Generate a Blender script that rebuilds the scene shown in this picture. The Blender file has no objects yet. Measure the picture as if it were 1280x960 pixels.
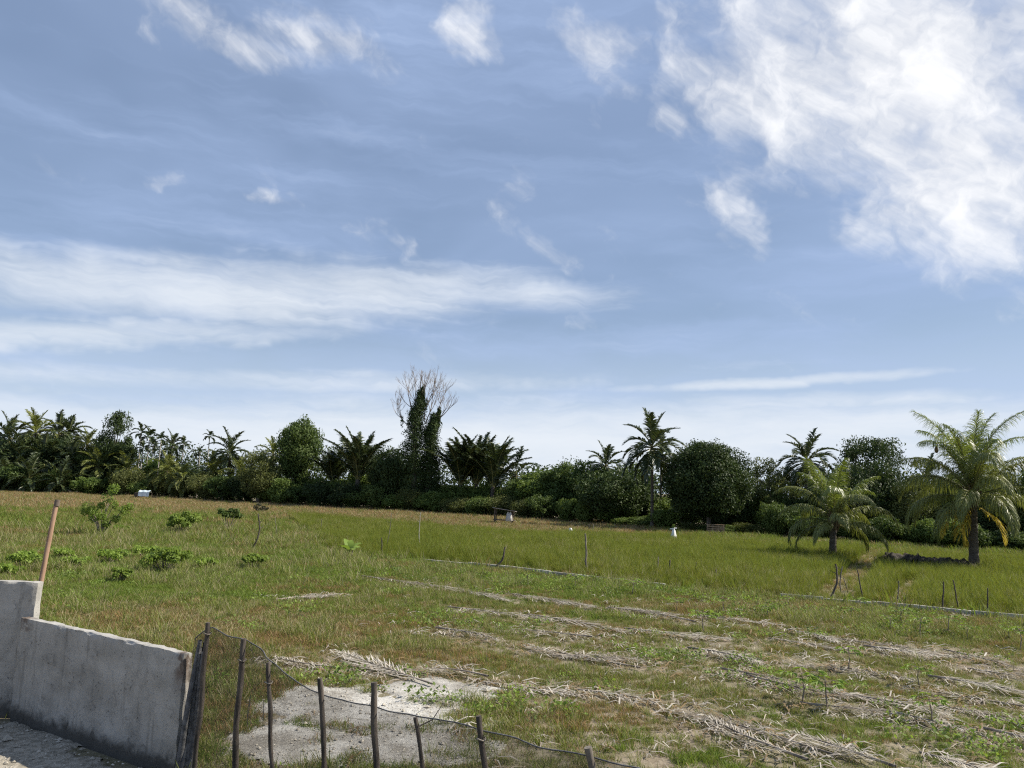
import bpy, math, random
import numpy as np
from mathutils import Matrix, Vector, noise

R = math.radians
scene = bpy.context.scene
COL = scene.collection

# ------------------------------------------------------------------ camera
F = 967.0                       # focal length in pixels of a 1280 x 960 frame
CAM_H = 3.0
PITCH, ROLL = R(7.6), R(2.2)
cam_data = bpy.data.cameras.new('camera')
cam_data.sensor_width = 36.0
cam_data.lens = F / 1280 * 36.0
cam_data.clip_start, cam_data.clip_end = 0.1, 5000
cam = bpy.data.objects.new('camera', cam_data)
COL.objects.link(cam)
ROT = Matrix.Rotation(R(90) + PITCH, 3, 'X') @ Matrix.Rotation(ROLL, 3, 'Z')
cam.matrix_world = Matrix.Translation((0, 0, CAM_H)) @ ROT.to_4x4()
scene.camera = cam

# ------------------------------------------------------------------ light
SUN_AZ, SUN_EL = R(84), R(45)   # azimuth clockwise from the viewing direction (+Y)
SKY_STRENGTH = 0.063
sun_data = bpy.data.lights.new('sun', 'SUN')
sun_data.energy, sun_data.angle, sun_data.color = 5.0, R(0.53), (1.0, 0.925, 0.80)
sun = bpy.data.objects.new('sun', sun_data)
COL.objects.link(sun)
sdir = Vector((math.sin(SUN_AZ) * math.cos(SUN_EL), math.cos(SUN_AZ) * math.cos(SUN_EL), math.sin(SUN_EL)))
sun.rotation_euler = sdir.to_track_quat('Z', 'Y').to_euler()
sun.location = sdir * 50
vs = scene.view_settings
vs.view_transform, vs.look, vs.exposure, vs.gamma, vs.use_curve_mapping = 'Standard', 'None', 0.70, 1.0, False
scene.cycles.max_bounces = 6
scene.cycles.transparent_max_bounces = 12
scene.cycles.transmission_bounces = 3
scene.cycles.diffuse_bounces = 3
scene.cycles.use_denoising = False
scene.cycles.filter_width = 1.2
scene.cycles.adaptive_threshold = 0.015


def ray(px, py):
    return ROT @ Vector(((px - 640) / F, -(py - 480) / F, -1.0))


def gp(px, py, z=0.0):
    """The point at height z that stands at this place of the photograph."""
    d = ray(px, py)
    t = (z - CAM_H) / d.z
    return Vector((d.x * t, d.y * t, z))


def along(px, py, depth):
    """A point on the ground in the direction of px at the given depth along Y."""
    d = ray(px, py)
    return Vector((d.x / d.y * depth, depth, 0))


def height_of(px, py, depth):
    d = ray(px, py)
    return CAM_H + d.z / d.y * depth


# ------------------------------------------------------------------ node helper
class NV:
    """A number socket in a node tree with ordinary arithmetic."""
    def __init__(self, nt, s): self.nt, self.s = nt, s
    def _m(self, op, *a, clamp=False):
        n = self.nt.nodes.new('ShaderNodeMath'); n.operation = op; n.use_clamp = clamp
        for i, v in enumerate((self,) + a):
            if isinstance(v, NV): self.nt.links.new(v.s, n.inputs[i])
            else: n.inputs[i].default_value = v
        return NV(self.nt, n.outputs[0])
    def __add__(self, o): return self._m('ADD', o)
    __radd__ = __add__
    def __sub__(self, o): return self._m('SUBTRACT', o)
    def __rsub__(self, o): return self._m('MULTIPLY', -1.0)._m('ADD', o)
    def __mul__(self, o): return self._m('MULTIPLY', o)
    __rmul__ = __mul__
    def __truediv__(self, o): return self._m('DIVIDE', o)
    def clamp(self): return self._m('ADD', 0.0, clamp=True)
    def max(self, o): return self._m('MAXIMUM', o)
    def min(self, o): return self._m('MINIMUM', o)
    def step(self, a, b, lo=0.0, hi=1.0):
        n = self.nt.nodes.new('ShaderNodeMapRange'); n.interpolation_type = 'SMOOTHSTEP'
        self.nt.links.new(self.s, n.inputs[0])
        for i, v in zip((1, 2, 3, 4), (a, b, lo, hi)):
            n.inputs[i].default_value = v
        return NV(self.nt, n.outputs[0])


def comb(nt, x, y, z):
    n = nt.nodes.new('ShaderNodeCombineXYZ')
    for i, v in enumerate((x, y, z)):
        if isinstance(v, NV): nt.links.new(v.s, n.inputs[i])
        else: n.inputs[i].default_value = v
    return n.outputs[0]


def nz(nt, vec, scale, detail=4.0, rough=0.55, dist=0.0):
    n = nt.nodes.new('ShaderNodeTexNoise')
    if vec is not None: nt.links.new(vec, n.inputs['Vector'])
    n.inputs['Scale'].default_value = scale; n.inputs['Detail'].default_value = detail
    n.inputs['Roughness'].default_value = rough; n.inputs['Distortion'].default_value = dist
    return NV(nt, n.outputs[0])


def mixc(nt, f, a, b):
    n = nt.nodes.new('ShaderNodeMix'); n.data_type = 'RGBA'
    for i, v in zip((0, 6, 7), (f, a, b)):
        if isinstance(v, NV): nt.links.new(v.s, n.inputs[i])
        elif hasattr(v, 'is_output'): nt.links.new(v, n.inputs[i])
        elif i == 0: n.inputs[0].default_value = v
        else: n.inputs[i].default_value = (*v, 1)
    return n.outputs[2]


# ------------------------------------------------------------------ sky
world = bpy.data.worlds.new('World')
scene.world = world
world.use_nodes = True
nt = world.node_tree
nt.nodes.clear()
out = nt.nodes.new('ShaderNodeOutputWorld')
bg = nt.nodes.new('ShaderNodeBackground'); bg.inputs[1].default_value = SKY_STRENGTH
nt.links.new(bg.outputs[0], out.inputs[0])
sky = nt.nodes.new('ShaderNodeTexSky')
sky.sky_type, sky.sun_disc = 'NISHITA', False
sky.sun_elevation, sky.sun_rotation = SUN_EL, SUN_AZ
sky.altitude, sky.air_density, sky.dust_density, sky.ozone_density = 0, 1.0, 1.2, 1.6
tc = nt.nodes.new('ShaderNodeTexCoord')
sep = nt.nodes.new('ShaderNodeSeparateXYZ'); nt.links.new(tc.outputs['Generated'], sep.inputs[0])
dx, dy, dz = (NV(nt, sep.outputs[i]) for i in range(3))
az = dx._m('ARCTAN2', dy) * (180 / math.pi)
el = dz._m('ARCSINE') * (180 / math.pi)
# coordinates on a flat cloud deck (so cirrus foreshortens towards the horizon)
inv = (dz.max(0.0) + 0.10)._m('POWER', -1.0)
deck = comb(nt, dx * inv, dy * inv, 0.0)
n_veil = nz(nt, deck, 1.3, 3, 0.55, 0.4)
c30, s30 = math.cos(R(-32)), math.sin(R(-32))
fu, fv = az * c30 + el * s30, el * c30 - az * s30                    # along and across the cirrus fibres
n_warp = nz(nt, comb(nt, az * 0.1, el * 0.1, 0.3), 2.6, 3, 0.6)
n_warp2 = nz(nt, comb(nt, az * 0.1, el * 0.1, 5.3), 2.6, 3, 0.6)
waz, wel = az + (n_warp - 0.5) * 7.0, el + (n_warp2 - 0.5) * 4.0
n_puff = nz(nt, comb(nt, fu * 0.085 + (n_warp - 0.5) * 0.5, fv * 0.135, 1.7), 2.5, 7, 0.57, 0.2)
n_str = nz(nt, comb(nt, az * 0.035, el * 0.26 + (n_warp - 0.5) * 0.5, 2.0), 1.7, 6, 0.58, 0.3)      # long low streaks


def px_dir(px, py):
    d = ray(px, py).normalized()
    return math.degrees(math.atan2(d.x, d.y)), math.degrees(math.asin(d.z))


def patch(x0, y0, x1, y1, half, power=1.0, w=1.0):
    """A long soft cloud patch between two directions, half its width in degrees."""
    a0, e0 = px_dir(x0, y0); a1, e1 = px_dir(x1, y1)
    ca, ce = (a0 + a1) / 2, (e0 + e1) / 2
    L = max(math.hypot(a1 - a0, e1 - e0) / 2, 0.1) * 1.1; th = math.atan2(e1 - e0, a1 - a0)
    da, de = (waz - ca, wel - ce) if w == 1.0 else (az + (n_warp - 0.5) * 12.0 - ca, el + (n_warp2 - 0.5) * w - ce)
    u = (da * (math.cos(th) / L) + de * (math.sin(th) / L))
    v = (de * (math.cos(th) / half) - da * (math.sin(th) / half))
    return (u * u + v * v)._m('MULTIPLY_ADD', -1.0, 1.0).max(0.0) * power


def total(items):
    s = items[0]
    for i in items[1:]: s = s.max(i)
    return s


puffs = total([
    patch(830, 0, 1520, 130, 13.0, 1.15), patch(940, 110, 1520, 270, 8.5, 1.15), patch(1090, 290, 1520, 240, 5.0, 1.0),
    patch(790, 20, 1120, 190, 5.5, 1.0),
    patch(110, -20, 390, 78, 2.6, 0.85), patch(335, 10, 500, 85, 2.2, 0.75), patch(530, 20, 650, 60, 2.6, 0.75),
    patch(690, -20, 800, 110, 3.0, 0.8), patch(810, 140, 870, 165, 2.0, 0.62),
    patch(890, 205, 960, 335, 2.2, 0.72), patch(175, 215, 228, 248, 1.0, 0.46), patch(270, 222, 410, 285, 0.9, 0.50),
    patch(400, 250, 540, 330, 1.3, 0.52), patch(610, 260, 770, 355, 1.5, 0.55), patch(1040, 240, 1170, 255, 1.2, 0.55),
    patch(1150, 470, 1210, 500, 1.0, 0.5), patch(1220, 395, 1420, 360, 2.0, 0.6),
])
c_puff = (puffs * 0.85 + n_puff * 1.75 - 1.08).step(0.0, 1.10)
bands = total([
    patch(-350, 308, 780, 352, 3.4, 1.05, 1.6), patch(300, 345, 900, 372, 1.8, 0.7, 1.2), patch(-400, 404, 470, 410, 1.5, 1.0, 0.9), patch(-400, 446, 1000, 456, 1.3, 0.72, 0.8),
    patch(740, 487, 1270, 457, 0.62, 1.05, 0.5), patch(800, 502, 1360, 490, 0.9, 0.85, 0.6), patch(-900, 486, 2200, 530, 4.2, 1.25, 0.8),
])
c_band = (bands * 0.75 + n_str * 1.25 - 0.74).step(0.0, 0.95) * 0.90
# a thin veil everywhere, thicker towards the horizon as the deck is seen edge on
veil = n_veil.step(0.25, 0.80, 0.30, 0.62) + el.step(14.0, 1.0, 0.0, 0.30) + el.step(24.0, 40.0, 0.0, 0.22) + n_str.step(0.42, 0.75, 0.0, 0.24)
shade = n_puff.step(0.35, 0.70, 8.6, 10.0)
cloud_col = comb(nt, shade, shade * 1.01, shade * 1.035)
veil_col = (4.0, 5.26, 7.9)
c0 = mixc(nt, veil.clamp(), sky.outputs[0], veil_col)
c0 = mixc(nt, el.step(13.0, 2.0, 0.0, 0.62), c0, (6.2, 7.4, 9.0))
c1 = mixc(nt, c_band.clamp(), c0, (8.2, 8.7, 9.3))
c2 = mixc(nt, c_puff.clamp(), c1, cloud_col)
nt.links.new(c2, bg.inputs[0])
world.cycles.sampling_method = 'MANUAL'
world.cycles.sample_map_resolution = 256


# ------------------------------------------------------------------ materials
def new_mat(name):
    m = bpy.data.materials.new(name); m.use_nodes = True
    m.node_tree.nodes.clear()
    return m, m.node_tree, m.node_tree.nodes.new('ShaderNodeOutputMaterial')


def leaf_mat(name, a, b, transl=0.28, rough=0.6, spec=0.2, patchy=0.5, scale=0.6, obj_var=0.25):
    m, t, o = new_mat(name)
    geo = t.nodes.new('ShaderNodeNewGeometry'); oi = t.nodes.new('ShaderNodeObjectInfo')
    tcn = t.nodes.new('ShaderNodeTexCoord')
    rnd = NV(t, geo.outputs['Random Per Island']); orn = NV(t, oi.outputs['Random'])
    big = nz(t, tcn.outputs['Object'], scale, 3, 0.5)
    f = (rnd * (1 - patchy) + big.step(0.3, 0.7) * patchy + (orn - 0.5) * obj_var * 2).clamp()
    c = mixc(t, f, a, b)
    p = t.nodes.new('ShaderNodeBsdfPrincipled'); p.inputs['Roughness'].default_value = rough
    p.inputs['Specular IOR Level'].default_value = spec
    t.links.new(c, p.inputs['Base Color'])
    tr = t.nodes.new('ShaderNodeBsdfTranslucent')
    tint = mixc(t, 0.4, c, (b[0] * 1.5, b[1] * 1.6, b[2] * 0.6)); t.links.new(tint, tr.inputs[0])
    mx = t.nodes.new('ShaderNodeMixShader'); mx.inputs[0].default_value = transl
    t.links.new(p.outputs[0], mx.inputs[1]); t.links.new(tr.outputs[0], mx.inputs[2])
    t.links.new(mx.outputs[0], o.inputs[0])
    return m


def solid_mat(name, a, b, scale=6.0, rough=0.85, bump=0.4, stretch=(1, 1, 1), detail=6, spec=0.3, bscale=None):
    m, t, o = new_mat(name)
    tcn = t.nodes.new('ShaderNodeTexCoord'); mp = t.nodes.new('ShaderNodeMapping')
    mp.inputs['Scale'].default_value = stretch
    t.links.new(tcn.outputs['Object'], mp.inputs[0])
    n = nz(t, mp.outputs[0], scale, detail, 0.65)
    c = mixc(t, n.step(0.32, 0.68), a, b)
    p = t.nodes.new('ShaderNodeBsdfPrincipled'); p.inputs['Roughness'].default_value = rough
    p.inputs['Specular IOR Level'].default_value = spec
    t.links.new(c, p.inputs['Base Color'])
    bp = t.nodes.new('ShaderNodeBump'); bp.inputs['Strength'].default_value = bump; bp.inputs['Distance'].default_value = 0.02
    n2 = nz(t, mp.outputs[0], bscale or scale * 3, 6, 0.7)
    t.links.new(n2.s, bp.inputs['Height']); t.links.new(bp.outputs[0], p.inputs['Normal'])
    t.links.new(p.outputs[0], o.inputs[0])
    return m


M = {}
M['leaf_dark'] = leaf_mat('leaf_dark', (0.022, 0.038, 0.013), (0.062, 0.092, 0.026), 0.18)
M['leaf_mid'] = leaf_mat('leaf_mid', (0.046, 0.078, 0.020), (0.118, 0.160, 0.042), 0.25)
M['leaf_light'] = leaf_mat('leaf_light', (0.074, 0.118, 0.025), (0.155, 0.205, 0.052), 0.3)
M['leaf_olive'] = leaf_mat('leaf_olive', (0.058, 0.074, 0.020), (0.128, 0.142, 0.045), 0.25)
M['leaf_brown'] = leaf_mat('leaf_brown', (0.040, 0.040, 0.022), (0.095, 0.085, 0.050), 0.2)
M['leaf_fresh'] = leaf_mat('leaf_fresh', (0.115, 0.175, 0.030), (0.225, 0.290, 0.065), 0.38)
M['leaf_lime'] = leaf_mat('leaf_lime', (0.120, 0.190, 0.030), (0.230, 0.310, 0.060), 0.35)
M['frond'] = leaf_mat('frond', (0.088, 0.108, 0.024), (0.190, 0.208, 0.056), 0.3, rough=0.45, spec=0.4)
M['frond_young'] = leaf_mat('frond_young', (0.095, 0.130, 0.024), (0.190, 0.225, 0.048), 0.36, rough=0.38, spec=0.5)
M['frond_dark'] = leaf_mat('frond_dark', (0.026, 0.042, 0.015), (0.070, 0.090, 0.032), 0.2, rough=0.4, spec=0.5)
M['frond_yellow'] = leaf_mat('frond_yellow', (0.34, 0.25, 0.03), (0.50, 0.39, 0.07), 0.4)
M['frond_dry'] = leaf_mat('frond_dry', (0.12, 0.098, 0.078), (0.54, 0.50, 0.44), 0.15, rough=0.7, spec=0.2, patchy=0.45, scale=3.0, obj_var=0.3)
M['rachis'] = solid_mat('rachis', (0.17, 0.17, 0.06), (0.28, 0.26, 0.10), 5)
M['rachis_dry'] = solid_mat('rachis_dry', (0.10, 0.08, 0.065), (0.40, 0.34, 0.27), 2.5)
M['bark'] = solid_mat('bark', (0.075, 0.06, 0.045), (0.20, 0.17, 0.135), 6, stretch=(1, 1, 0.4))
M['bark_palm'] = solid_mat('bark_palm', (0.055, 0.045, 0.035), (0.135, 0.115, 0.09), 5, bump=0.8, stretch=(0.6, 0.6, 3))
M['bark_pale'] = solid_mat('bark_pale', (0.26, 0.23, 0.19), (0.46, 0.43, 0.38), 4, stretch=(1, 1, 2))
M['twig'] = solid_mat('twig', (0.16, 0.125, 0.10), (0.30, 0.25, 0.21), 4)
M['stick_dark'] = solid_mat('stick_dark', (0.030, 0.025, 0.021), (0.115, 0.095, 0.078), 14, bump=0.7, stretch=(1, 1, 0.25))
M['stick_grey'] = solid_mat('stick_grey', (0.10, 0.085, 0.07), (0.25, 0.22, 0.18), 10, stretch=(1, 1, 0.3))
M['pole_wood'] = solid_mat('pole_wood', (0.22, 0.135, 0.085), (0.36, 0.235, 0.16), 9, stretch=(1, 1, 0.15))
M['cloth_white'] = solid_mat('cloth_white', (0.62, 0.61, 0.58), (0.80, 0.79, 0.77), 8)
M['sack'] = solid_mat('sack', (0.34, 0.32, 0.29), (0.56, 0.54, 0.50), 8)
M['tin'] = solid_mat('tin', (0.22, 0.195, 0.18), (0.36, 0.33, 0.31), 5, rough=0.8)
M['tarp_blue'] = solid_mat('tarp_blue', (0.36, 0.44, 0.49), (0.52, 0.58, 0.62), 3, rough=0.5)
M['timber_dark'] = solid_mat('timber_dark', (0.05, 0.04, 0.03), (0.14, 0.11, 0.085), 6)
M['timber_brown'] = solid_mat('timber_brown', (0.16, 0.11, 0.07), (0.30, 0.22, 0.15), 6)
M['husk'] = solid_mat('husk', (0.11, 0.075, 0.04), (0.22, 0.16, 0.09), 8)
M['edging'] = solid_mat('edging', (0.24, 0.225, 0.19), (0.52, 0.50, 0.45), 2.5, rough=0.7)
M['ridge_dark'] = solid_mat('ridge_dark', (0.022, 0.018, 0.014), (0.06, 0.05, 0.038), 5)  # near-black tone of the low ridge in the rice
M['blade_green'] = leaf_mat('blade_green', (0.082, 0.112, 0.019), (0.190, 0.222, 0.050), 0.35, rough=0.6, spec=0.2, patchy=0.1, obj_var=0.35)
M['blade_lush'] = leaf_mat('blade_lush', (0.085, 0.136, 0.019), (0.170, 0.232, 0.040), 0.35, rough=0.6, spec=0.2, patchy=0.1, obj_var=0.3)
M['blade_rice'] = leaf_mat('blade_rice', (0.092, 0.114, 0.016), (0.205, 0.215, 0.040), 0.38, rough=0.6, spec=0.18, patchy=0.1, obj_var=0.3)
M['blade_brown'] = leaf_mat('blade_brown', (0.150, 0.098, 0.050), (0.300, 0.215, 0.110), 0.25, patchy=0.1, obj_var=0.35)
M['blade_straw'] = leaf_mat('blade_straw', (0.250, 0.210, 0.115), (0.430, 0.380, 0.240), 0.25, patchy=0.1, obj_var=0.3)
M['blade_rust'] = leaf_mat('blade_rust', (0.210, 0.110, 0.055), (0.360, 0.230, 0.110), 0.25, patchy=0.1, obj_var=0.3)


# ------------------------------------------------------------------ mesh helpers
class MB:
    def __init__(self): self.v, self.f, self.m, self.n = [], [], [], 0
    def add(self, v, f, mi=0):
        v = np.asarray(v, float).reshape(-1, 3); f = np.asarray(f, int)
        if len(f) == 0: return self
        self.v.append(v); self.f.append(f + self.n); self.m.append(np.full(len(f), mi)); self.n += len(v)
        return self
    def mesh(self, name, mats, smooth=False):
        me = bpy.data.meshes.new(name)
        v = np.concatenate(self.v)
        sizes = np.concatenate([np.full(len(f), f.shape[1]) for f in self.f])
        loops = np.concatenate([f.ravel() for f in self.f])
        me.vertices.add(len(v)); me.vertices.foreach_set('co', v.ravel().astype(np.float32))
        me.loops.add(len(loops)); me.loops.foreach_set('vertex_index', loops.astype(np.int32))
        me.polygons.add(len(sizes))
        st = np.concatenate([[0], np.cumsum(sizes)[:-1]])
        me.polygons.foreach_set('loop_start', st.astype(np.int32))
        if not isinstance(mats, (list, tuple)): mats = [mats]
        for k in mats: me.materials.append(M[k] if isinstance(k, str) else k)
        me.polygons.foreach_set('material_index', np.concatenate(self.m).astype(np.int32))
        me.polygons.foreach_set('use_smooth', np.full(len(sizes), smooth))
        me.update(calc_edges=True)
        return me
    def build(self, name, mats, parent=None, smooth=False):
        return link(name, self.mesh(name, mats, smooth), parent)


def link(name, data, parent=None):
    o = bpy.data.objects.new(name, data); COL.objects.link(o)
    if parent is not None: o.parent = parent
    return o


def tag(o, label=None, cat=None, group=None, kind=None):
    for k, v in (('label', label), ('category', cat), ('group', group), ('kind', kind)):
        if v: o[k] = v
    return o


def empty(name, loc=(0, 0, 0), rz=0.0, label=None, cat=None, group=None, scale=None):
    o = link(name, None); o.empty_display_size = 0.2
    o.location = loc; o.rotation_euler = (0, 0, rz)
    if scale is not None: o.scale = scale
    return tag(o, label, cat, group)


def tube(pts, radii, sides=6, cap=True):
    pts = [Vector(p) for p in pts]; n = len(pts); vs_, fs = [], []
    ref = Vector((0.31, 0.95, 0.07))
    for i, p in enumerate(pts):
        t = (pts[min(i + 1, n - 1)] - pts[max(i - 1, 0)]).normalized()
        a = t.cross(ref)
        if a.length < 0.1: a = t.cross(Vector((1, 0, 0.2)))
        a.normalize(); b = t.cross(a)
        for k in range(sides):
            w = 2 * math.pi * k / sides
            vs_.append(p + (a * math.cos(w) + b * math.sin(w)) * radii[i])
    for i in range(n - 1):
        for k in range(sides):
            k2 = (k + 1) % sides
            fs.append((i * sides + k, i * sides + k2, (i + 1) * sides + k2, (i + 1) * sides + k))
    v = np.array([tuple(q) for q in vs_]); f = np.array(fs)
    return v, f


def add_tube(mb, pts, radii, sides=6, mi=0):
    v, f = tube(pts, radii, sides)
    mb.add(v, f, mi)
    top = np.array([list(range((len(pts) - 1) * sides, len(pts) * sides))])
    mb.v.append(v); mb.f.append(top + mb.n); mb.m.append(np.array([mi])); mb.n += len(v)
    return mb


def add_box(mb, c, s, rz=0.0, tilt=None, mi=0):
    x, y, z = s[0] / 2, s[1] / 2, s[2] / 2
    v = np.array([(i, j, k) for k in (-z, z) for j in (-y, y) for i in (-x, x)])
    mt = Matrix.Rotation(rz, 3, 'Z')
    if tilt: mt = mt @ Matrix.Rotation(tilt[0], 3, 'X') @ Matrix.Rotation(tilt[1], 3, 'Y')
    v = v @ np.array(mt).T + np.array(c)
    f = np.array([(0, 2, 3, 1), (4, 5, 7, 6), (0, 1, 5, 4), (2, 6, 7, 3), (0, 4, 6, 2), (1, 3, 7, 5)])
    return mb.add(v, f, mi)


def unit(a): return a / np.maximum(np.linalg.norm(a, axis=-1, keepdims=True), 1e-9)


def leaves(mb, rng, pos, outward, size, aspect=0.5, rand=0.9, up=0.3, mi=0, droop=0.25):
    """One small folded leaf (two triangles) at each place."""
    n = len(pos)
    nor = unit(outward + rng.normal(0, rand, (n, 3)) + np.array([0, 0, up]))
    t = unit(np.cross(nor, rng.normal(0, 1, (n, 3))) + np.array([0, 0, -droop]))
    s = unit(np.cross(nor, t))
    L = (size * rng.uniform(0.6, 1.3, n))[:, None]; W = L * aspect
    v = np.stack([pos - t * L * 0.5, pos + s * W * 0.5 - nor * W * 0.12, pos + t * L * 0.5 - nor * L * 0.10, pos - s * W * 0.5 - nor * W * 0.12], 1)
    b = np.arange(n)[:, None] * 4
    mb.add(v.reshape(-1, 3), np.concatenate([b + np.array([[0, 1, 2]]), b + np.array([[0, 2, 3]])]), mi)


def sph(rng, n): return unit(rng.normal(0, 1, (n, 3)))


def clump_leaves(mb, rng, c, r, n, size, **k):
    d = sph(rng, n); rr = rng.uniform(0.55, 1.08, (n, 1))
    lump = 1 + 0.22 * np.sin(d[:, :1] * 5 + c[0] * 3) * np.sin(d[:, 1:2] * 4 + c[1] * 2 + 1)
    leaves(mb, rng, np.array(c) + d * rr * lump * np.array(r), d, size, **k)


# ------------------------------------------------------------------ tree prototypes (meshes only)
def tree_meshes(name, seed, W, H, z0, n_clump, clump_r, n_leaf, leaf, mat, shape='round', trunk_r=0.18, bark='bark', limbs=True, aspect=0.5, rand=0.9):
    rng = np.random.default_rng(seed)
    cs = []
    tries = 0
    while len(cs) < n_clump and tries < 4000:
        tries += 1
        d = sph(rng, 1)[0]; k = rng.uniform(0.35, 1.0) ** 0.5
        p = d * k * np.array([W / 2 - clump_r * 0.7, W / 2 - clump_r * 0.7, (H - z0) / 2 - clump_r * 0.6]); p[2] += (H + z0) / 2
        t = (p[2] - z0) / (H - z0)
        lim = {'round': 1.0, 'cone': 1.15 * (1.05 - t), 'dome': 0.75 + 0.35 * math.sin(min(t, 1) * math.pi), 'vase': 0.55 + 0.5 * t}[shape]
        lim *= 0.90 + 0.22 * math.sin(2 * math.atan2(p[1], p[0]) + seed) * math.sin(t * 5 + seed * 1.7)
        if math.hypot(p[0], p[1]) > lim * (W / 2 - clump_r * 0.4): continue
        if any(np.linalg.norm((p - q) * np.array([1, 1, 1.2])) < clump_r * 0.75 for q in cs): continue
        cs.append(p)
    mb = MB()
    for c in cs:
        r = clump_r * rng.uniform(0.5, 1.4)
        clump_leaves(mb, rng, c, (r, r, r * rng.uniform(0.65, 0.9)), int(n_leaf * rng.uniform(0.7, 1.2) * max(0.4, (r / clump_r) ** 1.5)), leaf, aspect=aspect, rand=rand)
    crown = mb.mesh(name + '_crown', mat)
    tb = MB()
    top = z0 + (H - z0) * 0.55
    lean = rng.normal(0, 0.15, 2)
    tp = [(lean[0] * t * t * 2, lean[1] * t * t * 2, top * t - 0.1) for t in np.linspace(0, 1, 7)]
    add_tube(tb, tp, np.linspace(trunk_r * 1.3, trunk_r * 0.35, 7), 8)
    if limbs:
        for c in cs:
            t0 = rng.uniform(0.35, 0.95); s = np.array(tp[int(t0 * 6)])
            mid = s * 0.5 + c * 0.5 + np.array([0, 0, -0.15 * np.linalg.norm(c - s)])
            add_tube(tb, [s, mid, c], [trunk_r * 0.35, trunk_r * 0.22, trunk_r * 0.08], 5)
    return tb.mesh(name + '_trunk', bark, True), crown


def frond_mesh(name, seed, L, a0, droop, pairs, ll, width, mats, twist=0.0, vee=0.35, gaps=0.0, hang=0.6, base_r=0.035, stalk=0.12, segs=2, flat=False, bendp=1.3):
    """A feather palm leaf in the XZ plane: starts at the origin, rises at angle a0 and bends down by droop."""
    rng = np.random.default_rng(seed)
    N = 14
    pts, dirs = [np.zeros(3)], []
    side_bend = rng.normal(0, 0.16 if flat else 0.10)
    for i in range(N):
        t = (i + 0.5) / N; a = a0 - droop * t ** bendp; yaw = side_bend * t * t * 3
        d = np.array([math.cos(a) * math.cos(yaw), math.cos(a) * math.sin(yaw), math.sin(a)]); dirs.append(d)
        pts.append(pts[-1] + d * L / N)
    pts = np.array(pts); dirs = np.array(dirs + [dirs[-1]])
    rib = MB()
    add_tube(rib, pts, np.linspace(base_r, base_r * 0.15, N + 1), 5)
    mb = MB(); V, Fc = [], []
    for s in (-1, 1):
        for k in range(pairs):
            if rng.random() < gaps: continue
            t = stalk + (1 - stalk) * (k + rng.uniform(0.2, 0.8)) / pairs
            i = min(int(t * N), N - 1); fr = t * N - i
            p = pts[i] * (1 - fr) + pts[i + 1] * fr; d = dirs[i]
            side = np.cross(d, np.array([0, 0, 1.0])); side /= max(np.linalg.norm(side), 1e-6)
            upv = np.cross(side, d)
            prof = min(1.0, 0.35 + 2.2 * (t - stalk)) * (1 - 0.72 * max(0, t - 0.35) ** 1.4 / 0.55)
            l = ll * prof * rng.uniform(0.85, 1.12)
            sweep = (0.85 + 0.45 * t if flat else 0.45 + 0.75 * t) + rng.normal(0, 0.10 if flat else 0.08)
            dr = side * s * math.cos(sweep) + d * math.sin(sweep) + upv * (vee + rng.normal(0, 0.10))
            dr = dr / np.linalg.norm(dr)
            wv = np.cross(dr, upv); wv /= max(np.linalg.norm(wv), 1e-6); wv = wv * width * (0.5 + 0.5 * prof)
            tw = rng.normal(twist, 0.2 if flat else 0.5); nb = np.cross(dr, wv); nb /= max(np.linalg.norm(nb), 1e-6)
            wv = wv * math.cos(tw) + nb * math.sin(tw) * np.linalg.norm(wv)
            b = len(V); q = p; dd = dr.copy()
            V += [q - wv * 0.3, q + wv * 0.3]
            for sgi in range(segs):
                q = q + dd * l / segs; dd = dd + np.array([0, 0, -hang * rng.uniform(0.6, 1.3)]); dd /= np.linalg.norm(dd)
                w = 0.5 if sgi < segs - 1 else 0.06
                V += [q - wv * w, q + wv * w]
                o = b + sgi * 2
                Fc.append((o, o + 1, o + 3, o + 2))
    V = np.array(V)
    if flat:
        V[:, 2] = 0.06 + np.abs(V[:, 2]) * 0.25 + np.repeat(rng.uniform(0, 0.05, (len(V) + 1) // 2), 2)[:len(V)]
        rib.v = [np.column_stack([v[:, 0], v[:, 1], 0.085 + np.maximum(v[:, 2], -0.03) * 0.5]) for v in rib.v]
    mb.add(V, np.array(Fc), 0)
    return mb.mesh(name, mats[0]), rib.mesh(name + '_midrib', mats[1], True)


def palm_trunk_mesh(name, seed, H, r0, r1, lean=0.0, mat='bark_palm', rings=True):
    rng = np.random.default_rng(seed); n = max(int(H * 5), 10)
    th = rng.uniform(0, 6.28); pts, rr = [], []
    for i in range(n + 1):
        t = i / n
        pts.append((math.cos(th) * lean * t ** 1.6, math.sin(th) * lean * t ** 1.6, H * t - 0.05))
        rr.append((r0 * (1 + 0.7 * math.exp(-t * H / 0.35)) * (1 - t) + r1 * t) * (1 + (0.05 if i % 2 else -0.02) * rings))
    mb = MB(); add_tube(mb, pts, rr, 9)
    return mb.mesh(name, mat, True), Vector(pts[-1])



# ------------------------------------------------------------------ value noise for placing things
def vnoise(x, y, seed=0):
    x = np.asarray(x, float); y = np.asarray(y, float)
    xi, yi = np.floor(x).astype(np.int64), np.floor(y).astype(np.int64)
    u, v = x - xi, y - yi
    u, v = u * u * (3 - 2 * u), v * v * (3 - 2 * v)
    def h(a, b):
        k = (a * 374761393 + b * 668265263 + seed * 1442695041) & 0x7fffffff
        k = ((k ^ (k >> 13)) * 1274126177) & 0x7fffffff
        return ((k ^ (k >> 16)) & 0xffff) / 65535.0
    return (h(xi, yi) * (1 - u) + h(xi + 1, yi) * u) * (1 - v) + (h(xi, yi + 1) * (1 - u) + h(xi + 1, yi + 1) * u) * v


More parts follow.
